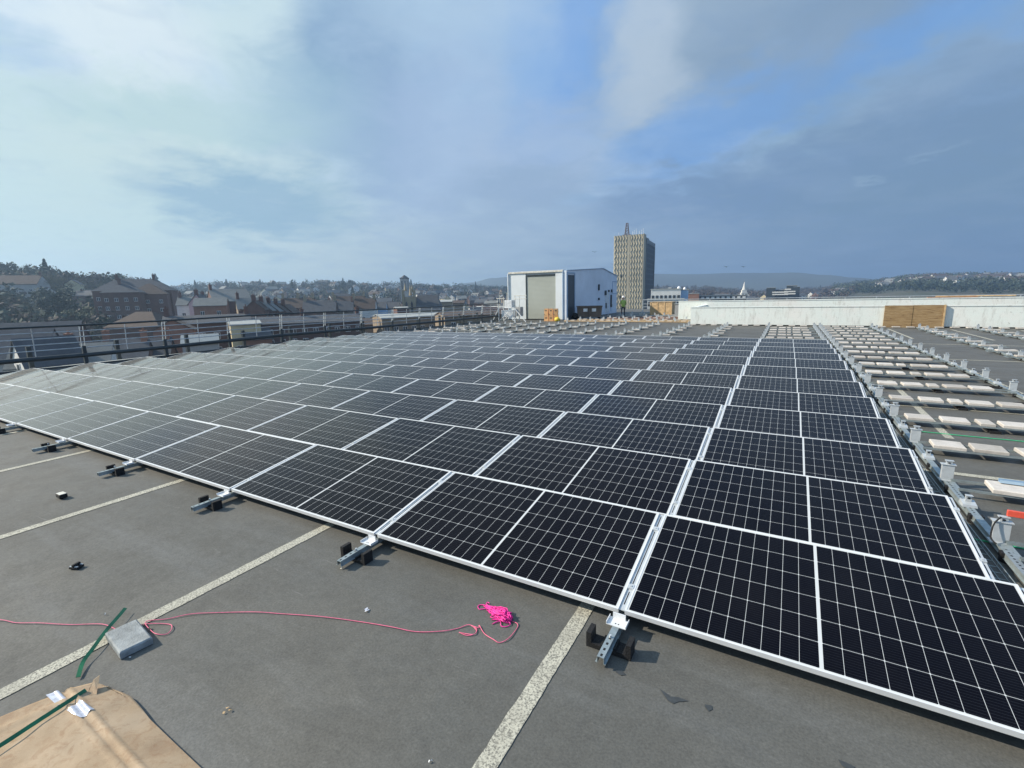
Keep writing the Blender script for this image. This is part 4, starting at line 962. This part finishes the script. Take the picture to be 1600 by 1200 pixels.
# church
D = 225; p = at(641, 470, D); cz = gxy(p.x, p.y)
t = thing('church', 'stone gothic church with twin pinnacled tower and steep slate nave', 'church', (p.x, p.y, 0), .52)
zt = at(641, 460, D).z
m = MB(); m.box(-2.6, 2.6, -2.6, 2.6, cz-2, zt-1); m.box(-2.9, -2.1, -2.9, -2.1, cz-2, zt+2); m.box(2.1, 2.9, -2.9, -2.1, cz-2, zt+1)
for x, y in ((-2.5, -2.5), (2.5, -2.5)): m.box(x-.5, x+.5, y-.5, y+.5, cz, zt+2)
m.build('tower', 'gold_stone', t)
m = MB(); zz = zt+1.5
m.cone((-1.5, -2.2, zz), .9, at(638.5, 442, D).z-zz, 6); m.cone((1.6, -2.0, zz-.6), .8, at(644, 445, D).z-zz+.6, 6); m.cone((0, 1.5, zz-2), .9, 5, 6); m.build('spire', 'gold_stone', t)
m = MB()
for x in (-1.2, 1.2): m.prism([(x-.45, zt-8), (x+.45, zt-8), (x+.45, zt-4), (x, zt-3), (x-.45, zt-4)], -2.75, -2.61)
m.build('lancet_window', 'window_glass', t)
m = MB(); zr_ = at(665, 461.5, D).z; ze = at(665, 481, D).z-1; m.prism([(-5, ze), (5, ze), (0, zr_)], 0, 1, 'x'); m.v = [(3.2 if v[0] == 0 else 14.5, v[1], v[2]) if v[2] < zr_-.1 else ((3.2 if v[0] == 0 else 12.5), v[1], v[2]) for v in m.v]; m.build('nave_roof', 'slate_roof', t)
m = MB(); m.box(3.2, 14.4, -4.7, 4.7, cz-2, ze+.1); m.build('nave_wall', 'brown_stone', t)
m = MB(); m.prism([(-9, ze-2), (-2.7, ze-2), (-2.7, zt-4)], -1, 1, 'y'); m.build('buttress_roof', 'gold_stone', t)
# clock tower behind
D = 430; p = at(634, 470, D); t = thing('clock_tower', 'slender square clock tower with a dark cap behind the church', 'tower', (p.x, p.y, 0), .4)
z1 = at(634, 430, D).z; b0 = gxy(p.x, p.y)
m = MB(); m.box(-3.0, 3.0, -3.0, 3.0, b0-2, z1-3); m.build('shaft', 'grey_render', t); m = MB()
for s in (-1, 1):
    for x in (-1.4, 1.4): m.box(x-.5, x+.5, s*3.0-.06, s*3.0+.06, z1-12, z1-5); m.box(s*3.0-.06, s*3.0+.06, x-.5, x+.5, z1-12, z1-5)
m.build('belfry_opening', 'window_glass', t); m = MB(); m.box(-3.15, 3.15, -3.15, 3.15, z1-3, z1-2.2); m.tube([(0, 0, z1-2.2), (0, 0, z1+.2)], 3.7, 4, 0, .3); m.build('cap', 'slate_roof', t)

# tower block
t = thing('tower_block', 'tall beige office tower with textured concrete face and dark glass side', 'tower block', (-81.2, 311.6, GZ)); t.rotation_euler = (0, 0, .09)
H1 = (CH+math.tan(elev(995, 366)[0])*322)-GZ; H2 = H1-2.2
m = MB(); m.box(-18.7, 0, .4, 46, 0, H2-.3); m.build('core', 'brown_recess', t)
m = MB()
def fold(x0, x1, nx_, z0, z1, nz_):
    wx, wz = (x1-x0)/nx_, (z1-z0)/nz_
    for j in range(nz_):
        for i in range(nx_):
            a, b = x0+i*wx, x0+(i+1)*wx; c, d = z0+j*wz, z0+(j+1)*wz; sh = wx*.28*(1 if j % 2 else -1); mx = (a+b)/2+sh; mx2 = (a+b)/2-sh
            m.poly([(a, .35, c), (mx, -.15, c), (mx2, -.15, d), (a, .35, d)], 0); m.poly([(mx, -.15, c), (b, .35, c), (b, .35, d), (mx2, -.15, d)], 0)
fold(-18.7, -9.9, 5, 8, H1, 26); m.build('folded_cladding', 'beige_concrete', t); m = MB(); fold(-8.4, 0, 5, 8, H1, 26); m.build('folded_cladding', 'beige_concrete', t)
m = MB(); m.box(-9.9, -8.4, .0, .38, 4, H1); m.box(-18.7, 0, .35, 9.0, H1-1.2, H1); m.box(-.1, .35, -.2, 8.6, 4, H1+.3); m.build('concrete_frame', 'beige_concrete', t)
m = MB(); m.box(.02, .5, 10.4, 45.9, 6, H2-2.5); m.build('glass_side', 'dark_curtain_glass', t); m = MB(); m.box(.0, .7, 8.6, 10.4, 4, H2); m.box(.0, .7, 10.4, 46, H2-2.5, H2); m.box(.02, .75, 44.0, 46.1, 4, H2-2.5); m.box(-18.7, 0, 9, 46, H2-.3, H2); m.build('side_frame', 'rail_paint', t)
m = MB(); m.box(-4, -.5, 16, 26, H2, H2+1.6); m.box(-14, -8, 14, 30, H2, H2+2); m.build('roof_plant', 'rail_paint', t)
mh = 7.7; m = MB(); cx, cy_ = -11.0, 3.0
legs = [(-1.3, -1.3), (1.3, -1.3), (1.3, 1.3), (-1.3, 1.3)]
def lp(i, s): x, y = legs[i % 4]; k = 1-.6*s; return (cx+x*k, cy_+y*k, H1+mh*s)
for i in range(4):
    m.tube([lp(i, 0), lp(i, 1)], .16, 4)
    for j in range(5): m.tube([lp(i, j/5), lp(i+1, (j+1)/5)], .11, 3); m.tube([lp(i, (j+1)/5), lp(i+1, (j+1)/5)], .11, 3)
m.box(cx-2.6, cx+2.6, cy_-1.6, cy_+1.6, H1, H1+.5); m.build('lattice_mast', 'mast_steel', t)
m = MB()
for i, x in enumerate((-7.2, -6.2, -4.9, -3.0, -1.6, -.6, -16)): m.tube([(x, 2, H1-.5), (x, 2, H1+2.2+.7*(i % 3))], .10, 4)
m.build('aerial', 'white_plastic', t)
# blocks right of the tower
def block(name, lab, px, D, w, d, pyt, pyb, wm, parts=(), rot=0, cat='building', win=None):
    p = at(px, 470, D); zt = at(px, pyt, D).z; zb = GZ-1
    t = thing(name, lab, cat, (p.x, p.y, 0), rot)
    m = MB(); m.box(-w/2, w/2, -d/2, d/2, zb, zt); m.build('wall', wm, t); m = MB(); m.box(-w/2-.2, w/2+.2, -d/2-.2, d/2+.2, zt, zt+.35); m.build('roof', 'flat_roof_felt', t)
    if win:
        nx_, rows, wmm = win
        for j, zf in enumerate(rows):
            m = MB()
            for i in range(nx_): x = -w/2+w*(i+.5)/nx_; m.box(x-w/nx_*.3, x+w/nx_*.3, -d/2-.12, -d/2, zt-zf-.8, zt-zf+.8)
            m.build('window', wmm, t)
    return t, zt
block('hospital_block', 'white office block with rows of small windows right of the tower', 1040, 210, 11.5, 10, 452.5, 0, 'white_render', win=(7, (3.1,), 'window_glass'), rot=.2)
block('hospital_block', 'lower white wing with square windows beneath the white office block', 1040, 200, 13.5, 10, 468, 0, 'white_render', win=(9, (1.6, 4.6), 'window_glass'), rot=.2)
block('blue_block', 'plain blue box building attached to the white office block', 1064, 212, 5.2, 9, 453.5, 0, 'blue_render', rot=.2)
block('orange_shed', 'small orange and tan industrial building right of the blue block', 1081, 330, 8.5, 8, 459, 0, 'orange_brick', rot=.1)
block('grey_shed', 'long dark grey low shed right of the orange building', 1125, 340, 30, 10, 462, 0, 'slate_roof', rot=.15, win=(10, (1.3,), 'label_white'))
for px_, r_, l_ in ((1061, 1.1, 'white radome on the blue block roof, larger left one'), (1070, .8, 'white radome on the blue block roof, smaller right one')):
    p = at(px_, 448.5, 212); m = MB(); m.tube([(0, 0, -1.5), (0, 0, -.2)], .3, 8); n_ = 8
    for j in range(7): a0_, a1_ = math.pi/2*j/6, 0
    m.tube([(0, 0, -.3), (0, 0, 0), (0, 0, r_*.5), (0, 0, r_*.85), (0, 0, r_)], r_, 12, 0, r_*.25); tag(m.build('radome', 'helmet_white', None, (p.x, p.y, p.z-.8), smooth=True), l_, 'dome')
for px_, pt, w, l_ in ((1203.5, 450, 7.5, 'dark square office tower at the left of the dark pair'), (1235.5, 446.5, 8.5, 'taller dark office tower at the right of the dark pair'), (1243, 448.5, 5, 'dark slab joined to the right of the taller office tower')):
    block('dark_office_tower', l_, px_, 520, w, 12, pt, 0, 'rail_paint', win=None)
block('banded_office', 'white banded office link between the two dark towers', 1219, 530, 13, 10, 453, 0, 'window_glass', win=None)
p = at(1218, 460, 522)
for pz_, px_, w in ((456.5, 1219, 13), (460, 1219, 13), (452, 1231, 5), (455.5, 1234, 9), (459, 1234, 9)):
    q = at(px_, pz_, 512.5); tag(MB().box(-w/2, w/2, -.4, .4, -.55, .55).build('white_fascia', 'white_render', None, (q.x, q.y, q.z)), 'white horizontal fascia band on the dark offices, %s' % {456.5: 'upper one of the low link', 460: 'lower one of the low link', 452: 'top one of the tall block', 455.5: 'middle one of the tall block', 459: 'lowest one of the tall block'}[pz_], 'fascia', 'white bands on the dark offices')
# white spire
D = 420; p = at(1162, 462, D); t = thing('white_spire_church', 'white pointed church spire between the tower block and dark offices', 'church', (p.x, p.y, 0), .3)
zb = at(1162, 463, D).z; z2 = at(1162, 453, D).z; z3 = at(1162, 440, D).z
m = MB(); m.box(-2.2, 2.2, -2.2, 2.2, GZ, z2-2); m.box(-1.7, 1.7, -1.7, 1.7, z2-2, z2); m.build('tower', 'white_render', t); m = MB(); m.cone((0, 0, z2), 1.5, z3-z2, 8, 0, .1); m.build('spire', 'white_render', t); m = MB()
for x in (-1, 1): m.box(x-.45, x+.45, -2.3, -2.2, z2-7, z2-3)
m.build('opening', 'window_glass', t)

# hillside houses: shared small meshes, each one an object
def far_house(wm, rm, w, d, wh, rh):
    m = MB(); m.prism([(-d/2, -4), (-d/2, wh), (0, wh+rh-.05), (d/2, wh), (d/2, -4)], -w/2, w/2, 'x', 0)
    for s in (-1, 1):
        q = [(s*(d/2+.3), wh-.2), (0, wh+rh), (0, wh+rh+.2), (s*(d/2+.3), wh)]; m.prism(q if s < 0 else q[::-1], -w/2-.2, w/2+.2, 'x', 1)
    for s in (-1, 1):
        for x in (-w*.25, w*.25):
            for z in (1.4, wh-1.1): y = s*d/2; m.box(x-.6, x+.6, min(y, y+s*.08), max(y, y+s*.08), z-.6, z+.6, 2)
    m.box(-w*.3-.4, -w*.3+.4, -.4, .4, wh+rh-.6, wh+rh+1.1, 3)
    return m.mesh('far_house', [wm, rm, 'window_glass', 'red_brick'])
FH = [('white', far_house('white_render', 'slate_roof', 9, 8, 5.5, 3)), ('white', far_house('white_render', 'brown_tiles', 14, 8, 5.5, 3)), ('cream', far_house('cream_render', 'slate_roof', 9, 8, 5, 3)), ('red brick', far_house('red_brick', 'pale_slate', 12, 8, 6, 3)),
      ('grey', far_house('grey_render', 'pale_slate', 10, 8, 5.5, 3)), ('dark brick', far_house('dark_brick', 'slate_roof', 18, 8, 6, 3)), ('stone', far_house('brown_stone', 'brown_tiles', 10, 8, 6, 3))]
def side(px): return 'on the left hillside' if px < 420 else 'on the hillside between the terraces and the church' if px < 660 else 'on the hillside left of the shed' if px < 800 else 'on the low ground right of the tower' if px < 1320 else 'on the far right hillside'
random.seed(5); cnt = 0; HP = []
def scatter_house(px, d, s=1.0):
    global cnt
    p = at(px, 470, d); k, me = random.choice(FH) if px < 1300 else random.choice(FH[:5])
    if px > 1300 and random.random() < .6: k, me = FH[random.randrange(2)]
    o = link('hillside_house', me, None, (p.x, p.y, gxy(p.x, p.y)), random.uniform(0, 3.14)); o.scale = (s,)*3
    HP.append((p.x, p.y))
    tag(o, 'small distant %s house %s' % (k, side(px)), 'house', 'distant %s houses %s' % (k, side(px))); cnt += 1
for _ in range(110): scatter_house(random.uniform(255, 800), random.uniform(330, 860))
for _ in range(40): scatter_house(random.uniform(640, 800), random.uniform(380, 700))
for _ in range(7): scatter_house(random.uniform(0, 250), random.uniform(260, 400), .8)
for _ in range(26): scatter_house(random.uniform(1025, 1320), random.uniform(420, 1100), 1.1)
for _ in range(55): px = random.uniform(1370, 1610); scatter_house(px, random.choice((1050, 1120, 1330, 1480))+random.uniform(-60, 60), 1.5)
for _ in range(36): scatter_house(random.uniform(380, 780), random.uniform(250, 330))

# individual trees
random.seed(8)
for i, (px, d, s, k, v) in enumerate(((40, 190, 1.15, 'bare', 2), (75, 175, 1.0, 'bare', 0), (102, 168, 1.25, 'bare', 2), (135, 172, 1.15, 'bare', 0), (160, 176, 1.1, 'ever', 1), (176, 180, 1.2, 'ever', 0), (20, 215, 1.1, 'bare', 1), (60, 230, 1.1, 'ever', 1), (0, 190, 1.1, 'ever', 1), (120, 225, 1.2, 'ever', 1), (90, 245, 1.2, 'ever', 0), (150, 240, 1.1, 'bare', 2), (25, 260, 1.2, 'bare', 2))):
    p = at(px, 470, d); tree(k, p.x, p.y, s, '%s tree on the park slope at left, %s counted outward from the lawn' % ({'bare': 'spreading leafless', 'ever': 'dense green'}[k], ORD[i]), 'trees on the park slope', v=v)
p = at(279, 470, 260); tree('ever', p.x, p.y, 1.45, 'round dark green tree beyond the bare hedge, right of the brick mansion', 'trees near the mansion', v=0)
p = at(293, 470, 210); tree('con', p.x, p.y, .85, 'dark conifer immediately left of the white cottage', 'trees near the mansion')
for i in range(14):
    p = at(188+8.2*i, 470, 150+random.uniform(-8, 8)); tree('bare', p.x, p.y, random.uniform(.55, .75), 'leafless tree in the brown row above the railing, %s from the left' % ORD[i], 'row of bare trees above the railing', v=i)
for i in range(150):
    px = random.choice((random.uniform(250, 800), random.uniform(0, 250), random.uniform(250, 800), random.uniform(1020, 1320))); D_ = skyl(elev(px, 470)[1])[1]
    d = D_*random.uniform(.45, .99); p = at(px, 470, d); k = random.choice(('bare', 'bare', 'ever', 'ever', 'con'))
    nm = {'bare': 'leafless', 'ever': 'dark evergreen', 'con': 'pointed conifer'}[k]
    tree(k, p.x, p.y, random.uniform(.7, 1.25), 'distant %s tree %s' % (nm, side(px)), 'distant %s trees %s' % (nm, side(px)))
# far woodland mass as stuff: thousands of small ragged crowns
def clear_of(x, y, r):
    d = math.hypot(x, y); ux, uy = x/d, y/d
    for hx, hy in HP:
        dx, dy = hx-x, hy-y; al = dx*ux+dy*uy
        if -r < al < r*5.5 and abs(dx*uy-dy*ux) < r*.95: return False
    return True
def woodland(name, lab, pxa, pxb, da, db, n, seed, mat, smin, smax, k_=40, leaf=(.05, .12)):
    rnd = random.Random(seed); m = MB()
    for _ in range(n):
        px = rnd.uniform(pxa, pxb); e, a = elev(px, 470); D_ = skyl(a)[1]; d = D_*rnd.uniform(da, db); s = rnd.uniform(smin, smax)*(1+max(0, (D_-900)/900)*.4)
        x, y = d*math.sin(a), d*math.cos(a); z = gz(a, d)
        if d < D_*.93 and not clear_of(x, y, 9 if px < 1300 else 16): continue
        for k in range(k_):
            u = Vector((rnd.gauss(0, 1), rnd.gauss(0, 1), rnd.gauss(0, .8))).normalized(); c = Vector((x, y, z+s*.5))+Vector((u.x*s*.42, u.y*s*.42, u.z*s*.5))*rnd.uniform(.45, 1.12)
            q = s*rnd.uniform(*leaf); v1 = Vector((rnd.uniform(-1, 1), rnd.uniform(-1, 1), rnd.uniform(-1, 1))).normalized()*q; v2 = v1.cross(u).normalized()*q
            m.poly([c-v1, c+v2, c+v1*.8, c-v2*.9])
    tag(m.build(name, mat), lab, 'woodland', kind='stuff')
woodland('woodland', 'dark evergreen woodland mass over the left and middle hills', -40, 800, .5, 1.0, 1300, 1, 'needles_dark', 7, 12)
woodland('woodland', 'brown leafless woodland mass over the left and middle hills', -40, 800, .42, 1.0, 1500, 2, 'twigs_brown', 6, 11)
woodland('woodland', 'brown leafless woods on the low ridge right of the tower block', 1010, 1340, .4, 1.0, 900, 3, 'twigs_brown', 6, 10)
woodland('woodland', 'mixed woods covering the right-hand hill', 1300, 1640, .55, 1.0, 2200, 4, 'leaves_ivy', 7, 12)
woodland('woodland', 'dark hedges and copses on the right-hand hill', 1300, 1640, .45, 1.0, 1200, 5, 'needles_dark', 6, 10)
woodland('undergrowth', 'dark bushes filling the park slope at far left', -40, 200, .42, .97, 800, 6, 'leaves_ivy', 4.5, 9, 110, (.022, .055))
# park lawn
m = MB(); a0, a1 = elev(8, 470)[1], elev(70, 470)[1]
LAWN = 1
for i in range(8):
    aa = [a0+(a1-a0)*i/8, a0+(a1-a0)*(i+1)/8]; m.poly([(d*math.sin(a), d*math.cos(a), gz(a, d)+.35) for a, d in ((aa[0], 168), (aa[1], 168), (aa[1], 212), (aa[0], 212))][::-1])
tag(m.build('park_lawn', 'park_grass'), kind='structure')
m = MB(); a0, a1 = elev(85, 470)[1], elev(262, 470)[1]
for i in range(14):
    for d0, d1 in ((150, 190), (190, 235), (235, 265)):
        aa = [a0+(a1-a0)*i/14, a0+(a1-a0)*(i+1)/14]; m.poly([(d*math.sin(a), d*math.cos(a), gz(a, d)+.45) for a, d in ((aa[0], d0), (aa[1], d0), (aa[1], d1), (aa[0], d1))][::-1])
tag(m.build('park_lawn', 'park_grass'), kind='structure')
# birds
for px_, py_, l_ in ((929, 394, 'small bird in the sky left of the tower block'), (1135, 417, 'small bird in the sky above the white spire, left one'), (1162, 417, 'small bird in the sky above the white spire, right one')):
    p = at(px_, py_, 90); m = MB(); m.hexa([(-.05, -.2, -.05), (.05, -.2, -.05), (.05, .25, -.02), (-.05, .25, -.02), (-.04, -.15, .06), (.04, -.15, .06), (.03, .22, .03), (-.03, .22, .03)])
    b_ = m.build('bird', 'dark_cloth', None, tuple(p), .5); b_.scale = (.8,)*3; tag(b_, l_, 'bird', 'birds in the sky')
    m = MB(); 
    for s in (-1, 1): m.hexa([(s*.04, -.08, .03), (s*.04, .1, .03), (s*.55, .02, .16), (s*.5, -.08, .16), (s*.04, -.08, .045), (s*.04, .1, .045), (s*.55, .02, .175), (s*.5, -.08, .175)])
    m.build('wings', 'dark_cloth', b_)

# ------------------------------------------------------------------ haze
m, t, b = nt('haze_air'); t.nodes.remove(b); v = N(t, 'ShaderNodeVolumePrincipled'); v.inputs['Color'].default_value = (.50, .71, .98, 1); v.inputs['Density'].default_value = 4.3e-4; v.inputs['Anisotropy'].default_value = .42
t.links.new(v.outputs[0], t.nodes['Material Output'].inputs['Volume'])
mb = MB(); mb.box(-3300, 3300, -3300, 3300, -26, 118); o = tag(mb.build('haze', 'haze_air'), kind='stuff')

# ------------------------------------------------------------------ sun and sky
SUN_EL, SAZ = 33, math.atan2(-.915, -.40)   # azimuth measured from +Y toward +X
sd = Vector((math.sin(SAZ)*math.cos(R_(SUN_EL)), math.cos(SAZ)*math.cos(R_(SUN_EL)), math.sin(R_(SUN_EL))))
L = bpy.data.lights.new('sun', 'SUN'); L.energy = 4.4; L.angle = R_(.6); L.color = (1, .90, .76)
so = bpy.data.objects.new('sun', L); C.objects.link(so); so.rotation_euler = sd.to_track_quat('Z', 'Y').to_euler()
wd = bpy.data.worlds.new('World'); bpy.context.scene.world = wd; wd.use_nodes = True; t = wd.node_tree
bg = t.nodes['Background']; sky = N(t, 'ShaderNodeTexSky'); sky.sky_type = 'NISHITA'; sky.sun_disc = False; sky.sun_elevation = R_(SUN_EL); sky.sun_rotation = SAZ; sky.air_density = 1.2; sky.dust_density = 1.5; sky.altitude = 30
STR = .10
tc = t.nodes.new('ShaderNodeTexCoord'); dirv = tc.outputs['Generated']
sx = N(t, 'ShaderNodeSeparateXYZ'); t.links.new(dirv, sx.inputs[0])
az_ = math_(t, 'ARCTAN2', sx.outputs[0], sx.outputs[1]); hyp = math_(t, 'SQRT', math_(t, 'ADD', math_(t, 'MULTIPLY', sx.outputs[0], sx.outputs[0]), math_(t, 'MULTIPLY', sx.outputs[1], sx.outputs[1]))); el_ = math_(t, 'ARCTAN2', sx.outputs[2], hyp)
# perspective cloud-plane coordinates
den = math_(t, 'ADD', math_(t, 'MAXIMUM', sx.outputs[2], 0), .16)
cp = N(t, 'ShaderNodeCombineXYZ'); t.links.new(math_(t, 'DIVIDE', sx.outputs[0], den), cp.inputs[0]); t.links.new(math_(t, 'DIVIDE', sx.outputs[1], den), cp.inputs[1])
n1 = noise(t, 1.1, 7, .56, cp.outputs[0], dist=.5); n2 = noise(t, 2.6, 7, .55, cp.outputs[0], dist=.35)
# warp for the blobs
w1 = noise(t, 3.0, 5, .6, dirv); w2 = noise(t, 3.4, 5, .6, cp.outputs[0])
azw = math_(t, 'ADD', az_, math_(t, 'MULTIPLY', math_(t, 'SUBTRACT', w1, .5), .26)); elw = math_(t, 'ADD', el_, math_(t, 'MULTIPLY', math_(t, 'SUBTRACT', w2, .5), .15))
def blob_m(px, py, ra, re, rot=0, soft=.9):
    e, a = elev(px, py); u = math_(t, 'SUBTRACT', azw, a); v = math_(t, 'SUBTRACT', elw, e); c, s = math.cos(R_(rot)), math.sin(R_(rot))
    u2 = math_(t, 'DIVIDE', math_(t, 'ADD', math_(t, 'MULTIPLY', u, c), math_(t, 'MULTIPLY', v, s)), R_(ra)); v2 = math_(t, 'DIVIDE', math_(t, 'SUBTRACT', math_(t, 'MULTIPLY', v, c), math_(t, 'MULTIPLY', u, s)), R_(re))
    r2 = math_(t, 'ADD', math_(t, 'MULTIPLY', u2, u2), math_(t, 'MULTIPLY', v2, v2)); return math_(t, 'POWER', 2.718, math_(t, 'MULTIPLY', r2, -soft))
EXPO = .5
nE = noise(t, 3.4, 8, .62, cp.outputs[0], dist=.6)
def lin(r, g, b_): return tuple((x/255/12.92 if x/255 <= .04045 else ((x/255+.055)/1.055)**2.4)/STR/2**EXPO for x in (r, g, b_))
col = sky.outputs[0]
def layer(fac, rgb, amt=1.0):
    global col
    col = mixc(t, math_(t, 'MULTIPLY', fac, amt, clamp=True), col, lin(*rgb))
one = math_(t, 'ADD', math_(t, 'MULTIPLY', n1, 0), 1)
gl = math_(t, 'MULTIPLY', math_(t, 'SUBTRACT', -.05, az_), 1.0, clamp=True)      # nearer the sun side
layer(one, (126, 170, 224), .90)
layer(ramp(t, n1, [(.38, (0, 0, 0)), (.62, (1, 1, 1))]), (158, 187, 222), .6)
layer(ramp(t, n2, [(.46, (0, 0, 0)), (.74, (1, 1, 1))]), (196, 216, 240), .35)
layer(ramp(t, math_(t, 'MULTIPLY', gl, .9), [(0.15, (0, 0, 0)), (.95, (1, 1, 1))]), (200, 225, 236), .9)
lowf = math_(t, 'POWER', 2.718, math_(t, 'MULTIPLY', math_(t, 'MAXIMUM', el_, 0), -7.5))
layer(lowf, (140, 168, 202), .75)
layer(math_(t, 'MULTIPLY', lowf, math_(t, 'MULTIPLY', gl, 1.3, clamp=True)), (216, 232, 222), 1.0)
for px, py, ra, re, rot, rgb, amt in (
    (330, 40, 6, 6, 0, (160, 196, 230), .7), (110, 110, 5, 3, 0, (160, 194, 226), .4), (90, 60, 14, 7, 0, (214, 230, 242), .8), (210, 60, 8, 3, 10, (222, 236, 242), .9), (180, 128, 6, 1.5, 10, (218, 234, 240), .8), (250, 250, 10, 1.6, 6, (212, 228, 232), .7), (40, 90, 5, 2.2, 0, (156, 190, 224), .6), (80, 300, 20, 9, 0, (200, 225, 224), .75), (250, 230, 13, 5, 0, (202, 222, 222), .6), (400, 70, 6, 9, 0, (204, 226, 232), .9),
    (570, 130, 7, 10, 0, (138, 170, 202), 1.0), (490, 170, 7, 5, 0, (160, 192, 212), .7), (400, 322, 9, 3.5, -6, (150, 184, 206), .95), (290, 185, 12, 1.8, 5, (178, 210, 214), .5),
    (660, 30, 7, 4, 0, (176, 202, 226), .6), (700, 240, 10, 9, 0, (166, 190, 222), .7), (905, 100, 5, 11, -20, (126, 170, 226), .85), (820, 130, 3, 6, 0, (140, 180, 228), .6), (880, 240, 9, 5, 5, (170, 192, 220), .65),
    (1130, 50, 11, 6.5, 12, (150, 174, 198), 1.0), (1020, 70, 3.5, 6, -10, (184, 202, 220), .8), (1340, 25, 14, 6, 15, (134, 160, 188), .95), (1030, 128, 4, 3, 0, (180, 198, 216), .7),
    (1120, 190, 9, 2.8, 22, (122, 166, 220), .85), (1370, 112, 10, 2.6, 22, (122, 164, 214), .85), (1500, 40, 7, 3.5, 15, (116, 162, 218), .8), (1590, 70, 8, 3.5, 0, (132, 174, 222), .7),
    (1250, 230, 12, 2.6, 18, (150, 180, 206), .95), (1480, 150, 10, 4, 14, (138, 166, 196), .9), (1420, 268, 20, 6, 8, (120, 150, 184), .95), (1150, 322, 18, 4, 4, (122, 152, 190), .9), (1560, 350, 22, 8, 0, (122, 152, 182), .9), (840, 300, 10, 3, 4, (150, 176, 206), .8), (820, 385, 18, 4, 0, (164, 188, 212), .7), (1500, 415, 24, 4, 0, (118, 149, 184), .8), (1150, 405, 14, 3, 0, (132, 160, 192), .7),
    (1350, 281, 1.3, .4, 0, (150, 178, 204), .5), (1470, 243, 2.0, .35, 12, (146, 174, 202), .4)):
    layer(math_(t, 'MULTIPLY', math_(t, 'SUBTRACT', math_(t, 'ADD', blob_m(px, py, ra*1.12, re*1.12, rot), math_(t, 'MULTIPLY', math_(t, 'SUBTRACT', nE, .5), .95)), .25), 1.75, clamp=True), rgb, amt)
layer(ramp(t, n2, [(.46, (0, 0, 0)), (.74, (1, 1, 1))]), (190, 210, 234), .13)
n3 = noise(t, 6.0, 8, .62, cp.outputs[0], dist=1.2)
layer(ramp(t, n3, [(.50, (0, 0, 0)), (.72, (1, 1, 1))]), (118, 154, 200), .12)
t.links.new(col, bg.inputs['Color']); bg.inputs['Strength'].default_value = STR

# ------------------------------------------------------------------ camera
cd = bpy.data.cameras.new('camera'); cam = bpy.data.objects.new('camera', cd); C.objects.link(cam)
cam.matrix_world = Matrix(((AR.x, AU.x, -AF.x, 0), (AR.y, AU.y, -AF.y, 0), (AR.z, AU.z, -AF.z, CH), (0, 0, 0, 1)))
cd.sensor_width = 36; cd.lens = FPX/1600*36; cd.clip_start = .05; cd.clip_end = 20000
sc = bpy.context.scene; sc.camera = cam
sc.view_settings.view_transform = 'Standard'; sc.view_settings.look = 'None'; sc.view_settings.gamma = 1; sc.view_settings.exposure = EXPO
sc.render.engine = 'CYCLES'; sc.cycles.volume_bounces = 0; sc.cycles.max_bounces = 8; sc.cycles.caustics_reflective = False; sc.cycles.caustics_refractive = False
print('slabs', nslab, 'far houses', cnt, 'objects', len(bpy.data.objects))

for o in bpy.data.objects:
    if o.parent is None and 'label' in o.keys() and not 4 <= len(o['label'].split()) <= 16: print('LABEL', o.name, o['label'])
